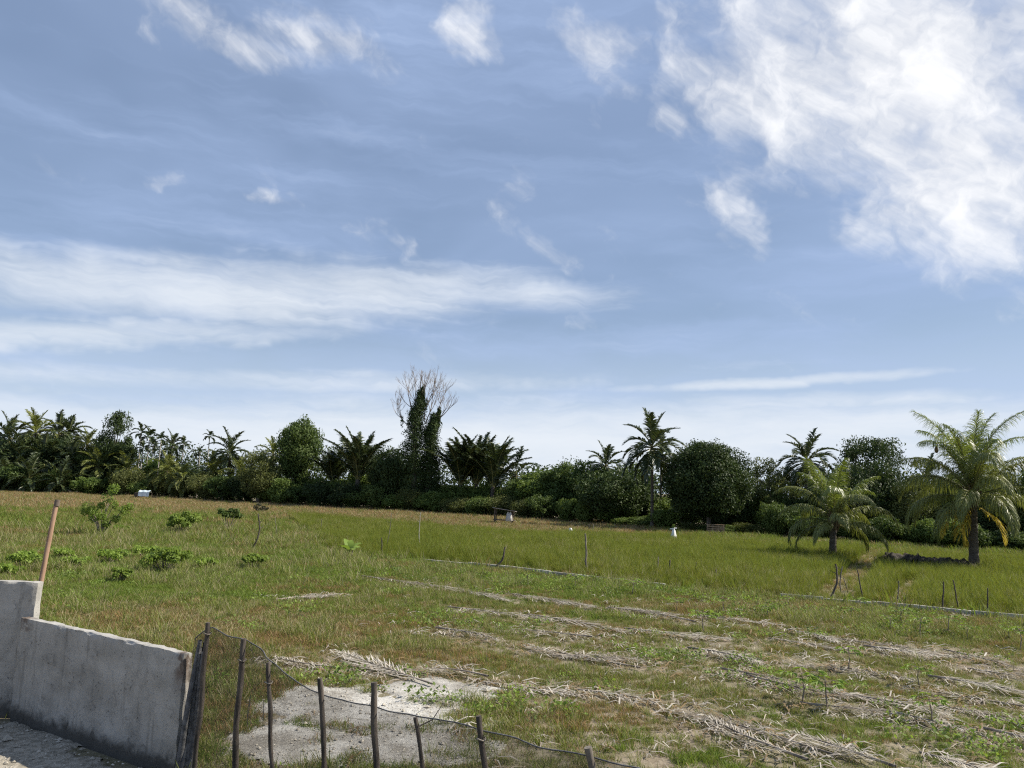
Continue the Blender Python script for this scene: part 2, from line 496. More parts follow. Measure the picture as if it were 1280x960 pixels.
def fbm(x, y, seed=0, oct=3):
    s, a, t = 0, 1.0, 0
    for o in range(oct):
        s = s + a * vnoise(x * 2 ** o, y * 2 ** o, seed + o * 17); t += a; a *= 0.5
    return s / t


def line_fn(pix, z=0.0):
    P = [gp(a, b, z) for a, b in pix]
    X, Y = np.array([p.x for p in P]), np.array([p.y for p in P])
    def fn(x):
        x = np.asarray(x, float); y = np.interp(x, X, Y)
        y = np.where(x < X[0], Y[0] + (x - X[0]) * (Y[1] - Y[0]) / (X[1] - X[0]), y)
        return np.where(x > X[-1], Y[-1] + (x - X[-1]) * (Y[-1] - Y[-2]) / (X[-1] - X[-2]), y)
    return fn


BASE = [(0, 614), (200, 622), (400, 634), (600, 645), (760, 656), (900, 667), (1000, 672), (1130, 681), (1280, 692)]
def base_py(px): return float(np.interp(px, [b[0] for b in BASE], [b[1] for b in BASE]))
tree_y = line_fn(BASE)                                                     # foot of the treeline
strip_y = line_fn([(380, 692), (530, 703), (640, 712), (735, 724), (830, 734), (975, 748), (1130, 761), (1280, 776)])
band_y = line_fn([(0, 630), (180, 632), (330, 638), (480, 649), (640, 661), (760, 664), (850, 667), (960, 673), (1280, 694)], 0.45)   # near side of the brown band


# ------------------------------------------------------------------ ground
def ground_mat():
    m, t, o = new_mat('ground_soil')
    geo = t.nodes.new('ShaderNodeNewGeometry')
    pos = geo.outputs['Position']
    a = nz(t, pos, 0.35, 5, 0.6); b = nz(t, pos, 2.3, 7, 0.65); c = nz(t, pos, 22, 6, 0.7)
    c1 = mixc(t, b.step(0.3, 0.7), (0.125, 0.098, 0.066), (0.27, 0.225, 0.165))
    c2 = mixc(t, a.step(0.38, 0.62) * 0.55, c1, (0.10, 0.105, 0.045))
    c3 = mixc(t, c.step(0.45, 0.75) * 0.5, c2, (0.36, 0.32, 0.25))
    p = t.nodes.new('ShaderNodeBsdfPrincipled'); p.inputs['Roughness'].default_value = 0.95
    p.inputs['Specular IOR Level'].default_value = 0.15
    t.links.new(c3, p.inputs['Base Color'])
    bp = t.nodes.new('ShaderNodeBump'); bp.inputs['Strength'].default_value = 0.9; bp.inputs['Distance'].default_value = 0.04
    t.links.new((b * 0.7 + c * 0.5).s, bp.inputs['Height']); t.links.new(bp.outputs[0], p.inputs['Normal'])
    t.links.new(p.outputs[0], o.inputs[0])
    return m


M['ground'] = ground_mat()
gx = np.concatenate([[-2500, -900, -400, -220], np.arange(-130, 131, 1.0), [220, 400, 900, 2500]])
gy = np.concatenate([[-60, -20, -5], np.arange(0, 150, 1.0), [180, 260, 500, 1200, 3500]])
X, Y = np.meshgrid(gx, gy)
amp = np.clip((Y - 16) / 10, 0, 1) * np.clip((400 - Y) / 300, 0, 1)
Z = -0.004 - 0.10 * fbm(X * 0.35, Y * 0.35, 3) * amp
nyy, nxx = X.shape
idx = np.arange(nyy * nxx).reshape(nyy, nxx)
gf = np.stack([idx[:-1, :-1], idx[:-1, 1:], idx[1:, 1:], idx[1:, :-1]], -1).reshape(-1, 4)
ground = MB().add(np.stack([X, Y, Z], -1).reshape(-1, 3), gf).build('ground', 'ground', None, True)
tag(ground, 'flat grassy and sandy ground of the open field', 'ground', kind='structure')


def heightfield(name, inside, x0, x1, y0, y1, step, top, mat, seed, edge=0.25):
    """A thin irregular sheet that sinks under the ground at its ragged edge; inside() > 0 within it."""
    xs, ys = np.arange(x0, x1, step), np.arange(y0, y1, step)
    X, Y = np.meshgrid(xs, ys)
    d = inside(X, Y) + (fbm(X * 2.5, Y * 2.5, seed) - 0.5) * 0.9 + (fbm(X * 9, Y * 9, seed + 5) - 0.5) * 0.35
    Z = np.where(d > 0, np.minimum(d / edge, 1) * top * 0.3 + top * (0.5 * fbm(X * 4, Y * 4, seed + 9) + 0.5 * fbm(X * 16, Y * 16, seed + 11)), -0.03)
    keep = d > -0.1
    idx = np.arange(X.size).reshape(X.shape)
    k = keep[:-1, :-1] & keep[:-1, 1:] & keep[1:, 1:] & keep[1:, :-1]
    f = np.stack([idx[:-1, :-1], idx[:-1, 1:], idx[1:, 1:], idx[1:, :-1]], -1)[k]
    used = np.unique(f); remap = np.full(X.size, -1); remap[used] = np.arange(len(used))
    return MB().add(np.stack([X, Y, Z], -1).reshape(-1, 3)[used], remap[f]).build(name, mat, None, True)


def sand_mat():
    m, t, o = new_mat('sand')
    geo = t.nodes.new('ShaderNodeNewGeometry'); pos = geo.outputs['Position']
    a = nz(t, pos, 0.9, 5, 0.6, 0.4); b = nz(t, pos, 5.0, 8, 0.7, 0.8); c = nz(t, pos, 26, 6, 0.75)
    col = mixc(t, a.step(0.35, 0.65), (0.25, 0.232, 0.20), (0.50, 0.485, 0.445))
    col = mixc(t, b.step(0.48, 0.66) * 0.65, col, (0.19, 0.17, 0.14))
    col = mixc(t, c.step(0.52, 0.68) * 0.55, col, (0.62, 0.605, 0.56))
    col = mixc(t, (1.0 - c).step(0.56, 0.70) * 0.7, col, (0.10, 0.09, 0.075))
    p = t.nodes.new('ShaderNodeBsdfPrincipled'); p.inputs['Roughness'].default_value = 0.95; p.inputs['Specular IOR Level'].default_value = 0.1
    t.links.new(col, p.inputs['Base Color'])
    bp = t.nodes.new('ShaderNodeBump'); bp.inputs['Strength'].default_value = 1.0; bp.inputs['Distance'].default_value = 0.05
    t.links.new((b * 0.7 + c * 0.5).s, bp.inputs['Height']); t.links.new(bp.outputs[0], p.inputs['Normal'])
    t.links.new(p.outputs[0], o.inputs[0])
    return m


M['sand'] = sand_mat()
M['gravel'] = solid_mat('gravel', (0.20, 0.18, 0.14), (0.42, 0.38, 0.31), 14, rough=0.95, bump=0.9, detail=9, bscale=60, spec=0.1)
sand_blobs = [(gp(470, 895), 1.35, 0.95), (gp(545, 862), 0.85, 0.75), (gp(400, 880), 0.95, 0.95), (gp(380, 930), 0.9, 0.8), (gp(520, 930), 0.9, 0.7)]
def in_sand(x, y):
    d = np.full(np.shape(x), -9.0)
    for c, rx, ry in sand_blobs:
        d = np.maximum(d, 1 - np.sqrt(((x - c.x) / rx) ** 2 + ((y - c.y) / ry) ** 2))
    return d
sand = heightfield('sand_patch', in_sand, -4.5, 1.5, 7.0, 13.5, 0.04, 0.022, 'sand', 4)
tag(sand, 'bare patch of whitish sand behind the stick fence', 'sand', kind='structure')

# ------------------------------------------------------------------ concrete wall
WH = 1.2
P1, P2 = gp(32, 771, WH), gp(236, 816, WH)
U = (P2 - P1); WL = U.length; U.normalize(); WN = Vector((U.y, -U.x, 0))          # WN points to the road
wall_rz = math.atan2(U.y, U.x)


def concrete_mat():
    m, t, o = new_mat('old_concrete')
    tcn = t.nodes.new('ShaderNodeTexCoord'); co = tcn.outputs['Object']
    mp = t.nodes.new('ShaderNodeMapping'); mp.inputs['Scale'].default_value = (1, 1, 1.3); t.links.new(co, mp.inputs[0])
    a = nz(t, mp.outputs[0], 1.6, 7, 0.65); b = nz(t, co, 7, 8, 0.7, 0.6); c = nz(t, mp.outputs[0], 3.4, 8, 0.7, 1.2); d = nz(t, co, 40, 5, 0.7)
    sepn = t.nodes.new('ShaderNodeSeparateXYZ'); t.links.new(co, sepn.inputs[0])
    lx, lz = NV(t, sepn.outputs[0]), NV(t, sepn.outputs[2])
    col = mixc(t, a.step(0.3, 0.7), (0.235, 0.226, 0.205), (0.37, 0.358, 0.33))
    col = mixc(t, b.step(0.52, 0.75) * 0.6, col, (0.115, 0.11, 0.10))
    col = mixc(t, c.step(0.60, 0.68) * 0.55, col, (0.37, 0.36, 0.335))
    mp2 = t.nodes.new('ShaderNodeMapping'); mp2.inputs['Scale'].default_value = (5.5, 5.5, 0.5); t.links.new(co, mp2.inputs[0])
    drip = nz(t, mp2.outputs[0], 1.5, 6, 0.65, 0.5)
    col = mixc(t, drip.step(0.54, 0.70) * 0.5, col, (0.115, 0.108, 0.094))
    col = mixc(t, (1.0 - drip).step(0.60, 0.72) * 0.5, col, (0.42, 0.405, 0.375))
    mould = (b * 0.30 + 0.16 - lz * 1.0).step(0.05, 0.22) * 0.85                     # black mould crust along the foot
    col = mixc(t, mould, col, (0.035, 0.033, 0.028))
    pits = (d.step(0.60, 0.66) * b.step(0.46, 0.58)).max(nz(t, co, 17, 7, 0.75, 1.0).step(0.66, 0.71))
    col = mixc(t, pits * 0.85, col, (0.07, 0.06, 0.055))
    rust = ((lx * -1.0 + 0.42).step(0.0, 0.35) * (lz - 0.98).step(0.0, 0.12) + (lx - (WL - 0.16)).step(0.0, 0.1) * (lz - 0.75).step(0, 0.3)) * b.step(0.38, 0.55)
    col = mixc(t, rust.clamp() * 0.75, col, (0.085, 0.05, 0.032))
    p = t.nodes.new('ShaderNodeBsdfPrincipled'); p.inputs['Roughness'].default_value = 0.92; p.inputs['Specular IOR Level'].default_value = 0.2
    t.links.new(col, p.inputs['Base Color'])
    bp = t.nodes.new('ShaderNodeBump'); bp.inputs['Strength'].default_value = 0.8; bp.inputs['Distance'].default_value = 0.012
    t.links.new((b * 0.8 + d * 0.5 + c * 0.4 - pits * 0.5).s, bp.inputs['Height']); t.links.new(bp.outputs[0], p.inputs['Normal'])
    t.links.new(p.outputs[0], o.inputs[0])
    return m


M['concrete'] = concrete_mat()


def rough_box(name, L, T, H, nx, nz_, mat, parent, amp=0.006, chip=0.02, seed=0.0):
    """A slab from x 0..L, y -T/2..T/2, z -0.1..H with a slightly uneven surface and chipped edges."""
    import bmesh
    bm = bmesh.new()
    nyy_ = 4
    def grid(fn, a, b):
        vv = [[bm.verts.new(fn(i / a, j / b)) for i in range(a + 1)] for j in range(b + 1)]
        for j in range(b):
            for i in range(a): bm.faces.new((vv[j][i], vv[j][i + 1], vv[j + 1][i + 1], vv[j + 1][i]))
    h = lambda w: -0.1 + (H + 0.1) * w
    grid(lambda u, w: (u * L, -T / 2, h(w)), nx, nz_); grid(lambda u, w: ((1 - u) * L, T / 2, h(w)), nx, nz_)
    grid(lambda u, w: (0, (0.5 - u) * T, h(w)), nyy_, nz_); grid(lambda u, w: (L, (u - 0.5) * T, h(w)), nyy_, nz_)
    grid(lambda u, w: (u * L, (w - 0.5) * T, H), nx, nyy_)
    bmesh.ops.remove_doubles(bm, verts=bm.verts, dist=1e-5)
    for v in bm.verts:
        q = v.co * 5 + Vector((seed, 0, 0)); n3 = noise.noise_vector(q) * amp + noise.noise_vector(v.co * 19 + Vector((seed, 3, 1))) * amp * 0.5
        edge = (abs(v.co.z - H) < 1e-4) + (abs(abs(v.co.y) - T / 2) < 1e-4) + (min(abs(v.co.x), abs(v.co.x - L)) < 1e-4)
        if edge >= 2:
            k = max(0.0, noise.noise(v.co * 7 + Vector((seed, 9, 2))) + 0.25) * chip
            n3 += Vector((0, -k * (1 if v.co.y > 0 else -1), -k if abs(v.co.z - H) < 1e-4 else 0))
        v.co += n3
    me = bpy.data.meshes.new(name); bm.to_mesh(me); bm.free()
    me.materials.append(M[mat])
    me.polygons.foreach_set('use_smooth', [True] * len(me.polygons))
    me.set_sharp_from_angle(angle=R(35))
    return link(name, me, parent)


wall = empty('concrete_wall', (P1.x, P1.y, 0), wall_rz, 'grey weathered concrete wall with a low slab and a taller end block beside gravel', 'wall')
low = rough_box('low_slab', WL, 0.11, WH, 90, 44, 'concrete', wall, seed=2.0)
tallH = height_of(20, 726, P1.y + 0.1)
tall = rough_box('tall_block', 2.6, 0.14, tallH, 70, 50, 'concrete', wall, seed=8.0)
ca, sa = math.cos(-wall_rz), math.sin(-wall_rz)
corner = gp(45, 728, tallH) - P1
tall.rotation_euler = (0, 0, -wall_rz + R(1.5))
off = Vector((corner.x - 2.6, corner.y + 0.03, 0))
tall.location = (off.x * ca - off.y * sa, off.x * sa + off.y * ca, 0)
low['label'] = 'low sloping slab with chipped top edge'
tall['label'] = 'taller grey concrete end block'

# leaning wooden pole behind the wall
pd = P1.y + 0.45; d = ray(43, 768)
pb = Vector((d.x / d.y * pd, pd, CAM_H + d.z / d.y * pd))
ptop = Vector((0, 0, 0)); d = ray(72, 626); ptop = Vector((d.x / d.y * (pd + 0.15), pd + 0.15, CAM_H + d.z / d.y * (pd + 0.15)))
dirp = (ptop - pb).normalized(); foot = pb - dirp * (pb.z + 0.05) / dirp.z
pole = empty('wooden_pole', (foot.x, foot.y, 0), 0, 'pale brown wooden pole leaning up behind the concrete wall', 'pole')
mb = MB(); q = [foot + (ptop - foot) * t + Vector((math.sin(t * 5) * 0.008, 0, 0)) for t in np.linspace(0, 1, 14)]
add_tube(mb, [p - Vector((foot.x, foot.y, 0)) for p in q], np.linspace(0.034, 0.029, 14), 10)
mb.build('shaft', 'pole_wood', pole, True)
mb = MB(); add_tube(mb, [ptop - Vector((foot.x, foot.y, 0)) - dirp * 0.07, ptop - Vector((foot.x, foot.y, 0)) + dirp * 0.015], [0.035, 0.031], 10)
mb.build('dark_tip', 'timber_dark', pole, True)

# ------------------------------------------------------------------ gravel beside the wall
def in_gravel(x, y):
    return ((x - P1.x) * WN.x + (y - P1.y) * WN.y) - 0.12 - np.clip((x - (P2.x - 0.3)) * 2.0, 0, 9)
gravel = heightfield('gravel_path', in_gravel, -9, 1.0, 3.0, 10.5, 0.05, 0.03, 'gravel', 21)
tag(gravel, 'gravel track on the near side of the concrete wall', 'path', kind='structure')
rng = np.random.default_rng(5)
mb = MB(); ico = np.array([(0, 0, 1), (0.9, 0, 0.1), (0.2, 0.85, 0), (-0.8, 0.4, 0.1), (-0.6, -0.7, 0), (0.4, -0.8, 0.05), (0, 0, -0.6)])
icf = np.array([(0, 1, 2), (0, 2, 3), (0, 3, 4), (0, 4, 5), (0, 5, 1), (6, 2, 1), (6, 3, 2), (6, 4, 3), (6, 5, 4), (6, 1, 5)])
def stones(mb, n, box, ok, size):
    k = 0
    while k < n:
        x, y = rng.uniform(box[0], box[1]), rng.uniform(box[2], box[3])
        if not ok(x, y): continue
        k += 1; s = size * rng.lognormal(0, 0.5); th = rng.uniform(0, 6.28)
        rm = np.array([[math.cos(th), -math.sin(th), 0], [math.sin(th), math.cos(th), 0], [0, 0, 1]])
        mb.add((ico * rng.uniform(0.7, 1.2, (7, 3)) * s * np.array([1, 0.8, 0.6])) @ rm.T + np.array([x, y, 0.02 + s * 0.2]), icf)
stones(mb, 2600, (-8.5, -1.0, 5.5, 10), lambda x, y: in_gravel(np.array(x), np.array(y)) > 0.0, 0.016)
stones(mb, 1500, (-4.2, 1.0, 7.5, 12), lambda x, y: in_sand(np.array(x), np.array(y)) > -0.1, 0.011)
M['pebble'] = solid_mat('pebble', (0.24, 0.215, 0.17), (0.50, 0.46, 0.39), 3, bump=0.2)
tag(mb.build('pebbles', 'pebble'), 'loose pebbles on the gravel and sand', 'pebbles', kind='stuff')

# ------------------------------------------------------------------ stick fence with black net
def fence_pt(px):
    """Point where the vertical plane of the fence is met at this column."""
    d = ray(px, 880); n = WN
    t = (P2 - Vector((0, 0, CAM_H))).dot(Vector((n.x, n.y, 0))) / (d.x * n.x + d.y * n.y)
    return Vector((d.x * t, d.y * t, 0))
STICKS = [(251, 778, 243), (298, 798, 293), (332, 828, 340), (398, 848, 406), (465, 853, 471), (521, 897, 530), (600, 895, 607), (735, 934, 739)]
stick_words = ['tallest dark fence stick, next to the end of the concrete wall', 'second fence stick from the wall, top of the net tied to it',
               'third fence stick from the wall, leaning towards it', 'fourth fence stick from the wall, dark against the white sand',
               'fifth fence stick from the wall, dark against the white sand', 'short fence stick with a twig beside its top',
               'flat-topped dark fence stick where the sand gives way to grass', 'short brown fence stick last in the row, standing in grass']
net_top = []
rng = np.random.default_rng(11)
for k, (tx, ty, bx) in enumerate(STICKS):
    T0 = fence_pt(tx); T0.z = height_of(tx, ty, T0.y)
    dB = ray(bx, 960); B = T0 + Vector((0, 0, -0.0)); dep = T0.y
    low_p = Vector((dB.x / dB.y * dep, dep, CAM_H + dB.z / dB.y * dep))
    foot = low_p + (low_p - T0) * ((low_p.z + 0.03) / max(T0.z - low_p.z, 0.05))
    foot = T0 + (foot - T0) * min(1.0, 0.35 / max((Vector((foot.x, foot.y, 0)) - Vector((T0.x, T0.y, 0))).length, 0.01))
    foot.z = -0.05
    st = empty('fence_stick', (foot.x, foot.y, 0), 0, stick_words[k], 'fence stick', 'sticks of the net fence')
    rel = T0 - Vector((foot.x, foot.y, 0)); f0 = Vector((0, 0, -0.05))
    wob = [Vector((noise.noise((k * 7.1, t * 3, 0)) * 0.022, noise.noise((k * 3.3, t * 3, 5)) * 0.02, 0)) for t in np.linspace(0, 1, 16)]
    r0 = 0.026 if k not in (5,) else 0.023
    pts = [f0 + (rel - f0) * t + wob[i] for i, t in enumerate(np.linspace(0, 1, 16))]
    add_tube(MB(), pts, [0.03] * 16)
    mb = MB(); add_tube(mb, pts, [r0 * (0.92 + 0.18 * math.sin(k * 2.1) + 0.18 * noise.noise((k * 1.3, i * 1.1, 1))) for i in range(16)], 8)
    mb.build('shaft', 'stick_dark' if k < 7 else 'stick_grey', st, True)
    if k in (0, 1, 2, 6):                                             # wire or cord tie
        mb = MB(); c = pts[14] if k == 0 else pts[13]
        ring = [c + Vector((math.cos(a) * 0.036, math.sin(a) * 0.036, 0.006 * math.sin(a * 2))) for a in np.linspace(0, 6.28, 13)]
        add_tube(mb, ring, [0.006] * 13, 5); mb.build('cord_tie', 'stick_grey', st, True)
    if k == 5:
        mb = MB(); add_tube(mb, [pts[14], pts[14] + Vector((0.12, 0.05, 0.05)), pts[14] + Vector((0.20, 0.1, 0.17))], [0.006, 0.005, 0.003], 5)
        mb.build('twig', 'stick_dark', st)

NET = [(232, 800), (251, 784), (275, 797), (298, 800), (318, 815), (332, 828), (352, 845), (375, 860), (398, 870), (430, 879), (465, 886), (495, 893),
       (521, 898), (560, 904), (600, 914), (640, 925), (680, 938), (735, 948), (790, 962), (860, 980)]
rows, NR = [], 26
dense = np.linspace(0, len(NET) - 1, 140)
npx = np.interp(dense, range(len(NET)), [a for a, b in NET]); npy_ = np.interp(dense, range(len(NET)), [b for a, b in NET])
V = []
for j in range(NR):
    w = j / (NR - 1)
    for i, (a, b) in enumerate(zip(npx, npy_)):
        p = fence_pt(a); zt = height_of(a, b, p.y)
        fold = (noise.noise((i * 0.16, w * 2.2, 3.0)) * 0.10 + noise.noise((i * 0.5, w * 5, 1.0)) * 0.03) * math.sin(math.pi * (0.15 + 0.85 * w))
        q = p + Vector((WN.x, WN.y, 0)) * (fold - 0.04); V.append((q.x, q.y, zt * (1 - w) + 0.005))
idx = np.arange(NR * 140).reshape(NR, 140)
nf = np.stack([idx[:-1, :-1], idx[:-1, 1:], idx[1:, 1:], idx[1:, :-1]], -1).reshape(-1, 4)


def net_mat():
    m, t, o = new_mat('black_net')
    geo = t.nodes.new('ShaderNodeNewGeometry'); sp = t.nodes.new('ShaderNodeSeparateXYZ'); t.links.new(geo.outputs['Position'], sp.inputs[0])
    x, y, z = (NV(t, sp.outputs[i]) for i in range(3))
    s = x * U.x + y * U.y
    def thread(v, per, wd): return ((v * (1 / per))._m('FRACT'))._m('LESS_THAN', wd)
    th = thread(s + z, 0.0085, 0.27).max(thread(s - z + 40.0, 0.0085, 0.27))
    df = t.nodes.new('ShaderNodeBsdfDiffuse'); df.inputs[0].default_value = (0.04, 0.041, 0.044, 1)
    tr = t.nodes.new('ShaderNodeBsdfTransparent')
    mx = t.nodes.new('ShaderNodeMixShader'); t.links.new(th.s, mx.inputs[0]); t.links.new(tr.outputs[0], mx.inputs[1]); t.links.new(df.outputs[0], mx.inputs[2])
    t.links.new(mx.outputs[0], o.inputs[0])
    return m


M['net'] = net_mat()
M['net_rope'] = solid_mat('net_rope', (0.06, 0.06, 0.062), (0.15, 0.15, 0.152), 20)
net = empty('fence_net', (P2.x, P2.y, 0), 0, 'fine black sagging net hung along the fence sticks', 'net')
V = np.array(V) - np.array([P2.x, P2.y, 0])
MB().add(V, nf).build('mesh_sheet', 'net', net)
mb = MB(); add_tube(mb, [Vector(V[i]) for i in range(0, 140, 2)], [0.006] * 70, 5); mb.build('edge_rope', 'net_rope', net, True)
# gathered end of the net, bunched against the wall end
mb = MB(); ve = []
e0 = fence_pt(243) - Vector((P2.x, P2.y, 0)); ht = height_of(243, 800, fence_pt(243).y)
for k in range(7):
    a = rng.uniform(-0.04, 0.04); b = rng.uniform(-0.05, 0.05)
    pts = [Vector((e0.x + U.x * a * (1 + t) - WN.x * 0.05 - 0.10 * t * (1 - 0.2 * k / 7), e0.y + WN.y * b + 0.02 * math.sin(t * 6 + k) - U.y * 0.1 * t, ht * (1 - t) * (1 - 0.02 * k))) for t in np.linspace(0, 1, 12)]
    add_tube(mb, pts, [0.022 + 0.014 * t for t in np.linspace(0, 1, 12)], 6)
mb.build('gathered_end', 'net_rope', net, True)

# ------------------------------------------------------------------ pale edging along the rice field
ed = empty('field_edging', gp(530, 703), 0, 'thin pale strip edging the rice field along its near side', 'edging')
e_pts = [(530, 703), (585, 708), (640, 713), (688, 719), (735, 724.5), (783, 729), (832, 734), (880, 739), (975, 748), (1030, 752.5), (1090, 757.5), (1150, 763), (1215, 770), (1285, 776), (1370, 786)]
E = [gp(a, b) for a, b in e_pts]
for a, b in [(E[i], E[i + 1]) for i in range(len(E) - 1) if i not in (6, 7)]:
    dv = b - a; c = (a + b) / 2 - E[0]; mb = MB()
    hgt = 0.125 + random.Random(a.x).uniform(-0.02, 0.03)
    add_box(mb, (0, 0, 0), (dv.length - 0.03, 0.07, hgt + 0.06))
    o = mb.build('edging_board', 'edging', ed); o.location = (c.x, c.y, hgt / 2 - 0.03)
    o.rotation_euler = (random.Random(b.x).uniform(-0.06, 0.06), random.Random(b.y).uniform(-0.006, 0.006), math.atan2(dv.y, dv.x))

# ------------------------------------------------------------------ small built things in the field
def shelter():
    B = gp(630, 655); k = B.y / F
    s = empty('field_shelter', B, R(-6), 'small open field shelter with sloping tin roof in front of the trees', 'shelter')
    w, h = 25 * k, 19 * k
    mb = MB(); add_box(mb, (0, 0, h * 0.92), (w * 1.15, 1.5, 0.04), 0, (R(-3), R(7))); mb.build('roof', 'tin', s)
    for x in (-w * 0.45, w * 0.38):
        for y in (-0.55, 0.55):
            mb = MB(); add_tube(mb, [(x, y, -0.05), (x + 0.02, y, h * 0.92 - x * 0.12)], [0.06, 0.055], 6); mb.build('post', 'timber_dark', s)
    for z in (0.32,):
        for y in (-0.45, -0.15, 0.15, 0.45):
            mb = MB(); add_box(mb, (0, y, z), (w * 1.05, 0.24, 0.05)); mb.build('bench_plank', 'timber_dark', s)
    rg = np.random.default_rng(3)
    for x in (w * 0.22, w * 0.33):
        mb = MB(); n = 10
        prof = [(0.05, h * 0.80), (0.12, h * 0.66), (0.17, h * 0.45), (0.20, h * 0.25), (0.13, h * 0.20)]
        vv = [(x + r * math.cos(a) * (1 + 0.2 * math.sin(3 * a)), -0.6 + r * math.sin(a), z) for r, z in prof for a in np.linspace(0, 6.28, n, endpoint=False)]
        ff = [(i * n + j, i * n + (j + 1) % n, (i + 1) * n + (j + 1) % n, (i + 1) * n + j) for i in range(4) for j in range(n)]
        mb.add(vv, ff); mb.build('hanging_sack', 'sack', s, True)
shelter()


def blue_shelter():
    B = gp(181, 623.5); k = B.y / F
    s = empty('sheet_shelter', B, R(4), 'tiny shelter covered with a pale blue sheet at the foot of the far trees', 'shelter')
    w = 13 * k
    mb = MB()
    n = 8; vv, ff = [], []
    for j, y in enumerate((-0.55, -0.5, 0.0, 0.5)):
        for i in range(n + 1):
            x = -w / 2 + w * i / n; z = (0.30, 0.82, 1.0, 0.7)[j] + 0.03 * math.sin(i * 1.7 + j)
            vv.append((x, y, z))
    for j in range(3):
        for i in range(n): ff.append((j * (n + 1) + i, j * (n + 1) + i + 1, (j + 1) * (n + 1) + i + 1, (j + 1) * (n + 1) + i))
    mb.add(vv, ff); mb.build('blue_sheet', 'tarp_blue', s)
    for x in (-w / 2 + 0.05, w / 2 - 0.05):
        for y in (-0.48, 0.48):
            mb = MB(); add_tube(mb, [(x, y, -0.05), (x, y, 0.72)], [0.04, 0.035], 6); mb.build('post', 'timber_dark', s)
    mb = MB(); add_box(mb, (-w / 2 - 0.25, 0, 0.35), (0.5, 0.7, 0.7)); mb.build('dark_crate', 'timber_dark', s)
blue_shelter()


def plank_stand():
    B = gp(894, 668.5); k = B.y / F
    s = empty('plank_stand', B, R(-10), 'low brown wooden plank stand under the big round tree', 'stand')
    w = 19 * k
    for x in (-w / 2, -w / 6, w / 6, w / 2):
        for y in (-0.25, 0.25):
            mb = MB(); add_box(mb, (x, y, 0.34), (0.07, 0.07, 0.78)); mb.build('post', 'timber_brown', s)
    for z in (0.30, 0.46, 0.62):
        mb = MB(); add_box(mb, (0.02, -0.31, z), (w + 0.12, 0.03, 0.11), 0, (0, R(1.5 if z > 0.5 else -1))); mb.build('plank', 'timber_brown', s)
    for y in (-0.15, 0.05, 0.25):
        mb = MB(); add_box(mb, (0, y, 0.755), (w + 0.2, 0.18, 0.04)); mb.build('top_plank', 'timber_brown', s)
plank_stand()


def scarecrow(px, by, ty, label, big=True):
    B = gp(px, by); H = height_of(px, ty, B.y)
    s = empty('scarecrow' if big else 'cloth_marker', B, 0, label, 'scarecrow' if big else 'marker')
    mb = MB(); add_tube(mb, [(0, 0, -0.1), (0.01, 0, H * 0.6), (0, 0, H)], [0.022, 0.02, 0.015], 6); mb.build('pole', 'stick_grey', s)
    prof = [(0.03, 0.80), (0.06, 0.76), (0.10, 0.66), (0.13, 0.5), (0.19, 0.3), (0.26, 0.14)] if big else [(0.03, 0.98), (0.10, 0.9), (0.13, 0.6), (0.12, 0.35)]
    n = 18; vv, ff = [], []
    for i, (r, z) in enumerate(prof):
        for a in np.linspace(0, 2 * math.pi, n, endpoint=False):
            rr = r * (1 + 0.22 * math.sin(a * 5 + i) * (i / len(prof)))
            vv.append((rr * math.cos(a), rr * math.sin(a), z * H + 0.03 * math.sin(a * 3)))
    for i in range(len(prof) - 1):
        for j in range(n): ff.append((i * n + j, i * n + (j + 1) % n, (i + 1) * n + (j + 1) % n, (i + 1) * n + j))
    MB().add(vv, ff).build('white_cloth', 'cloth_white', s, True)
    if big:
        mb = MB(); add_tube(mb, [(-0.24, 0, H * 0.74), (0, -0.02, H * 0.79), (0.20, 0, H * 0.80)], [0.03, 0.04, 0.03], 6); mb.build('cross_stick', 'cloth_white', s)
        mb = MB(); rg = np.random.default_rng(2)
        clump_leaves(mb, rg, (0, 0, H * 0.92), (0.09, 0.09, 0.13), 60, 0.10); mb.build('leafy_head', 'leaf_light', s)
scarecrow(842, 677, 656, 'scarecrow of white cloth on a pole standing in the rice')
scarecrow(713, 669, 660, 'small white cloth marker in the rice near the field shelter', False)

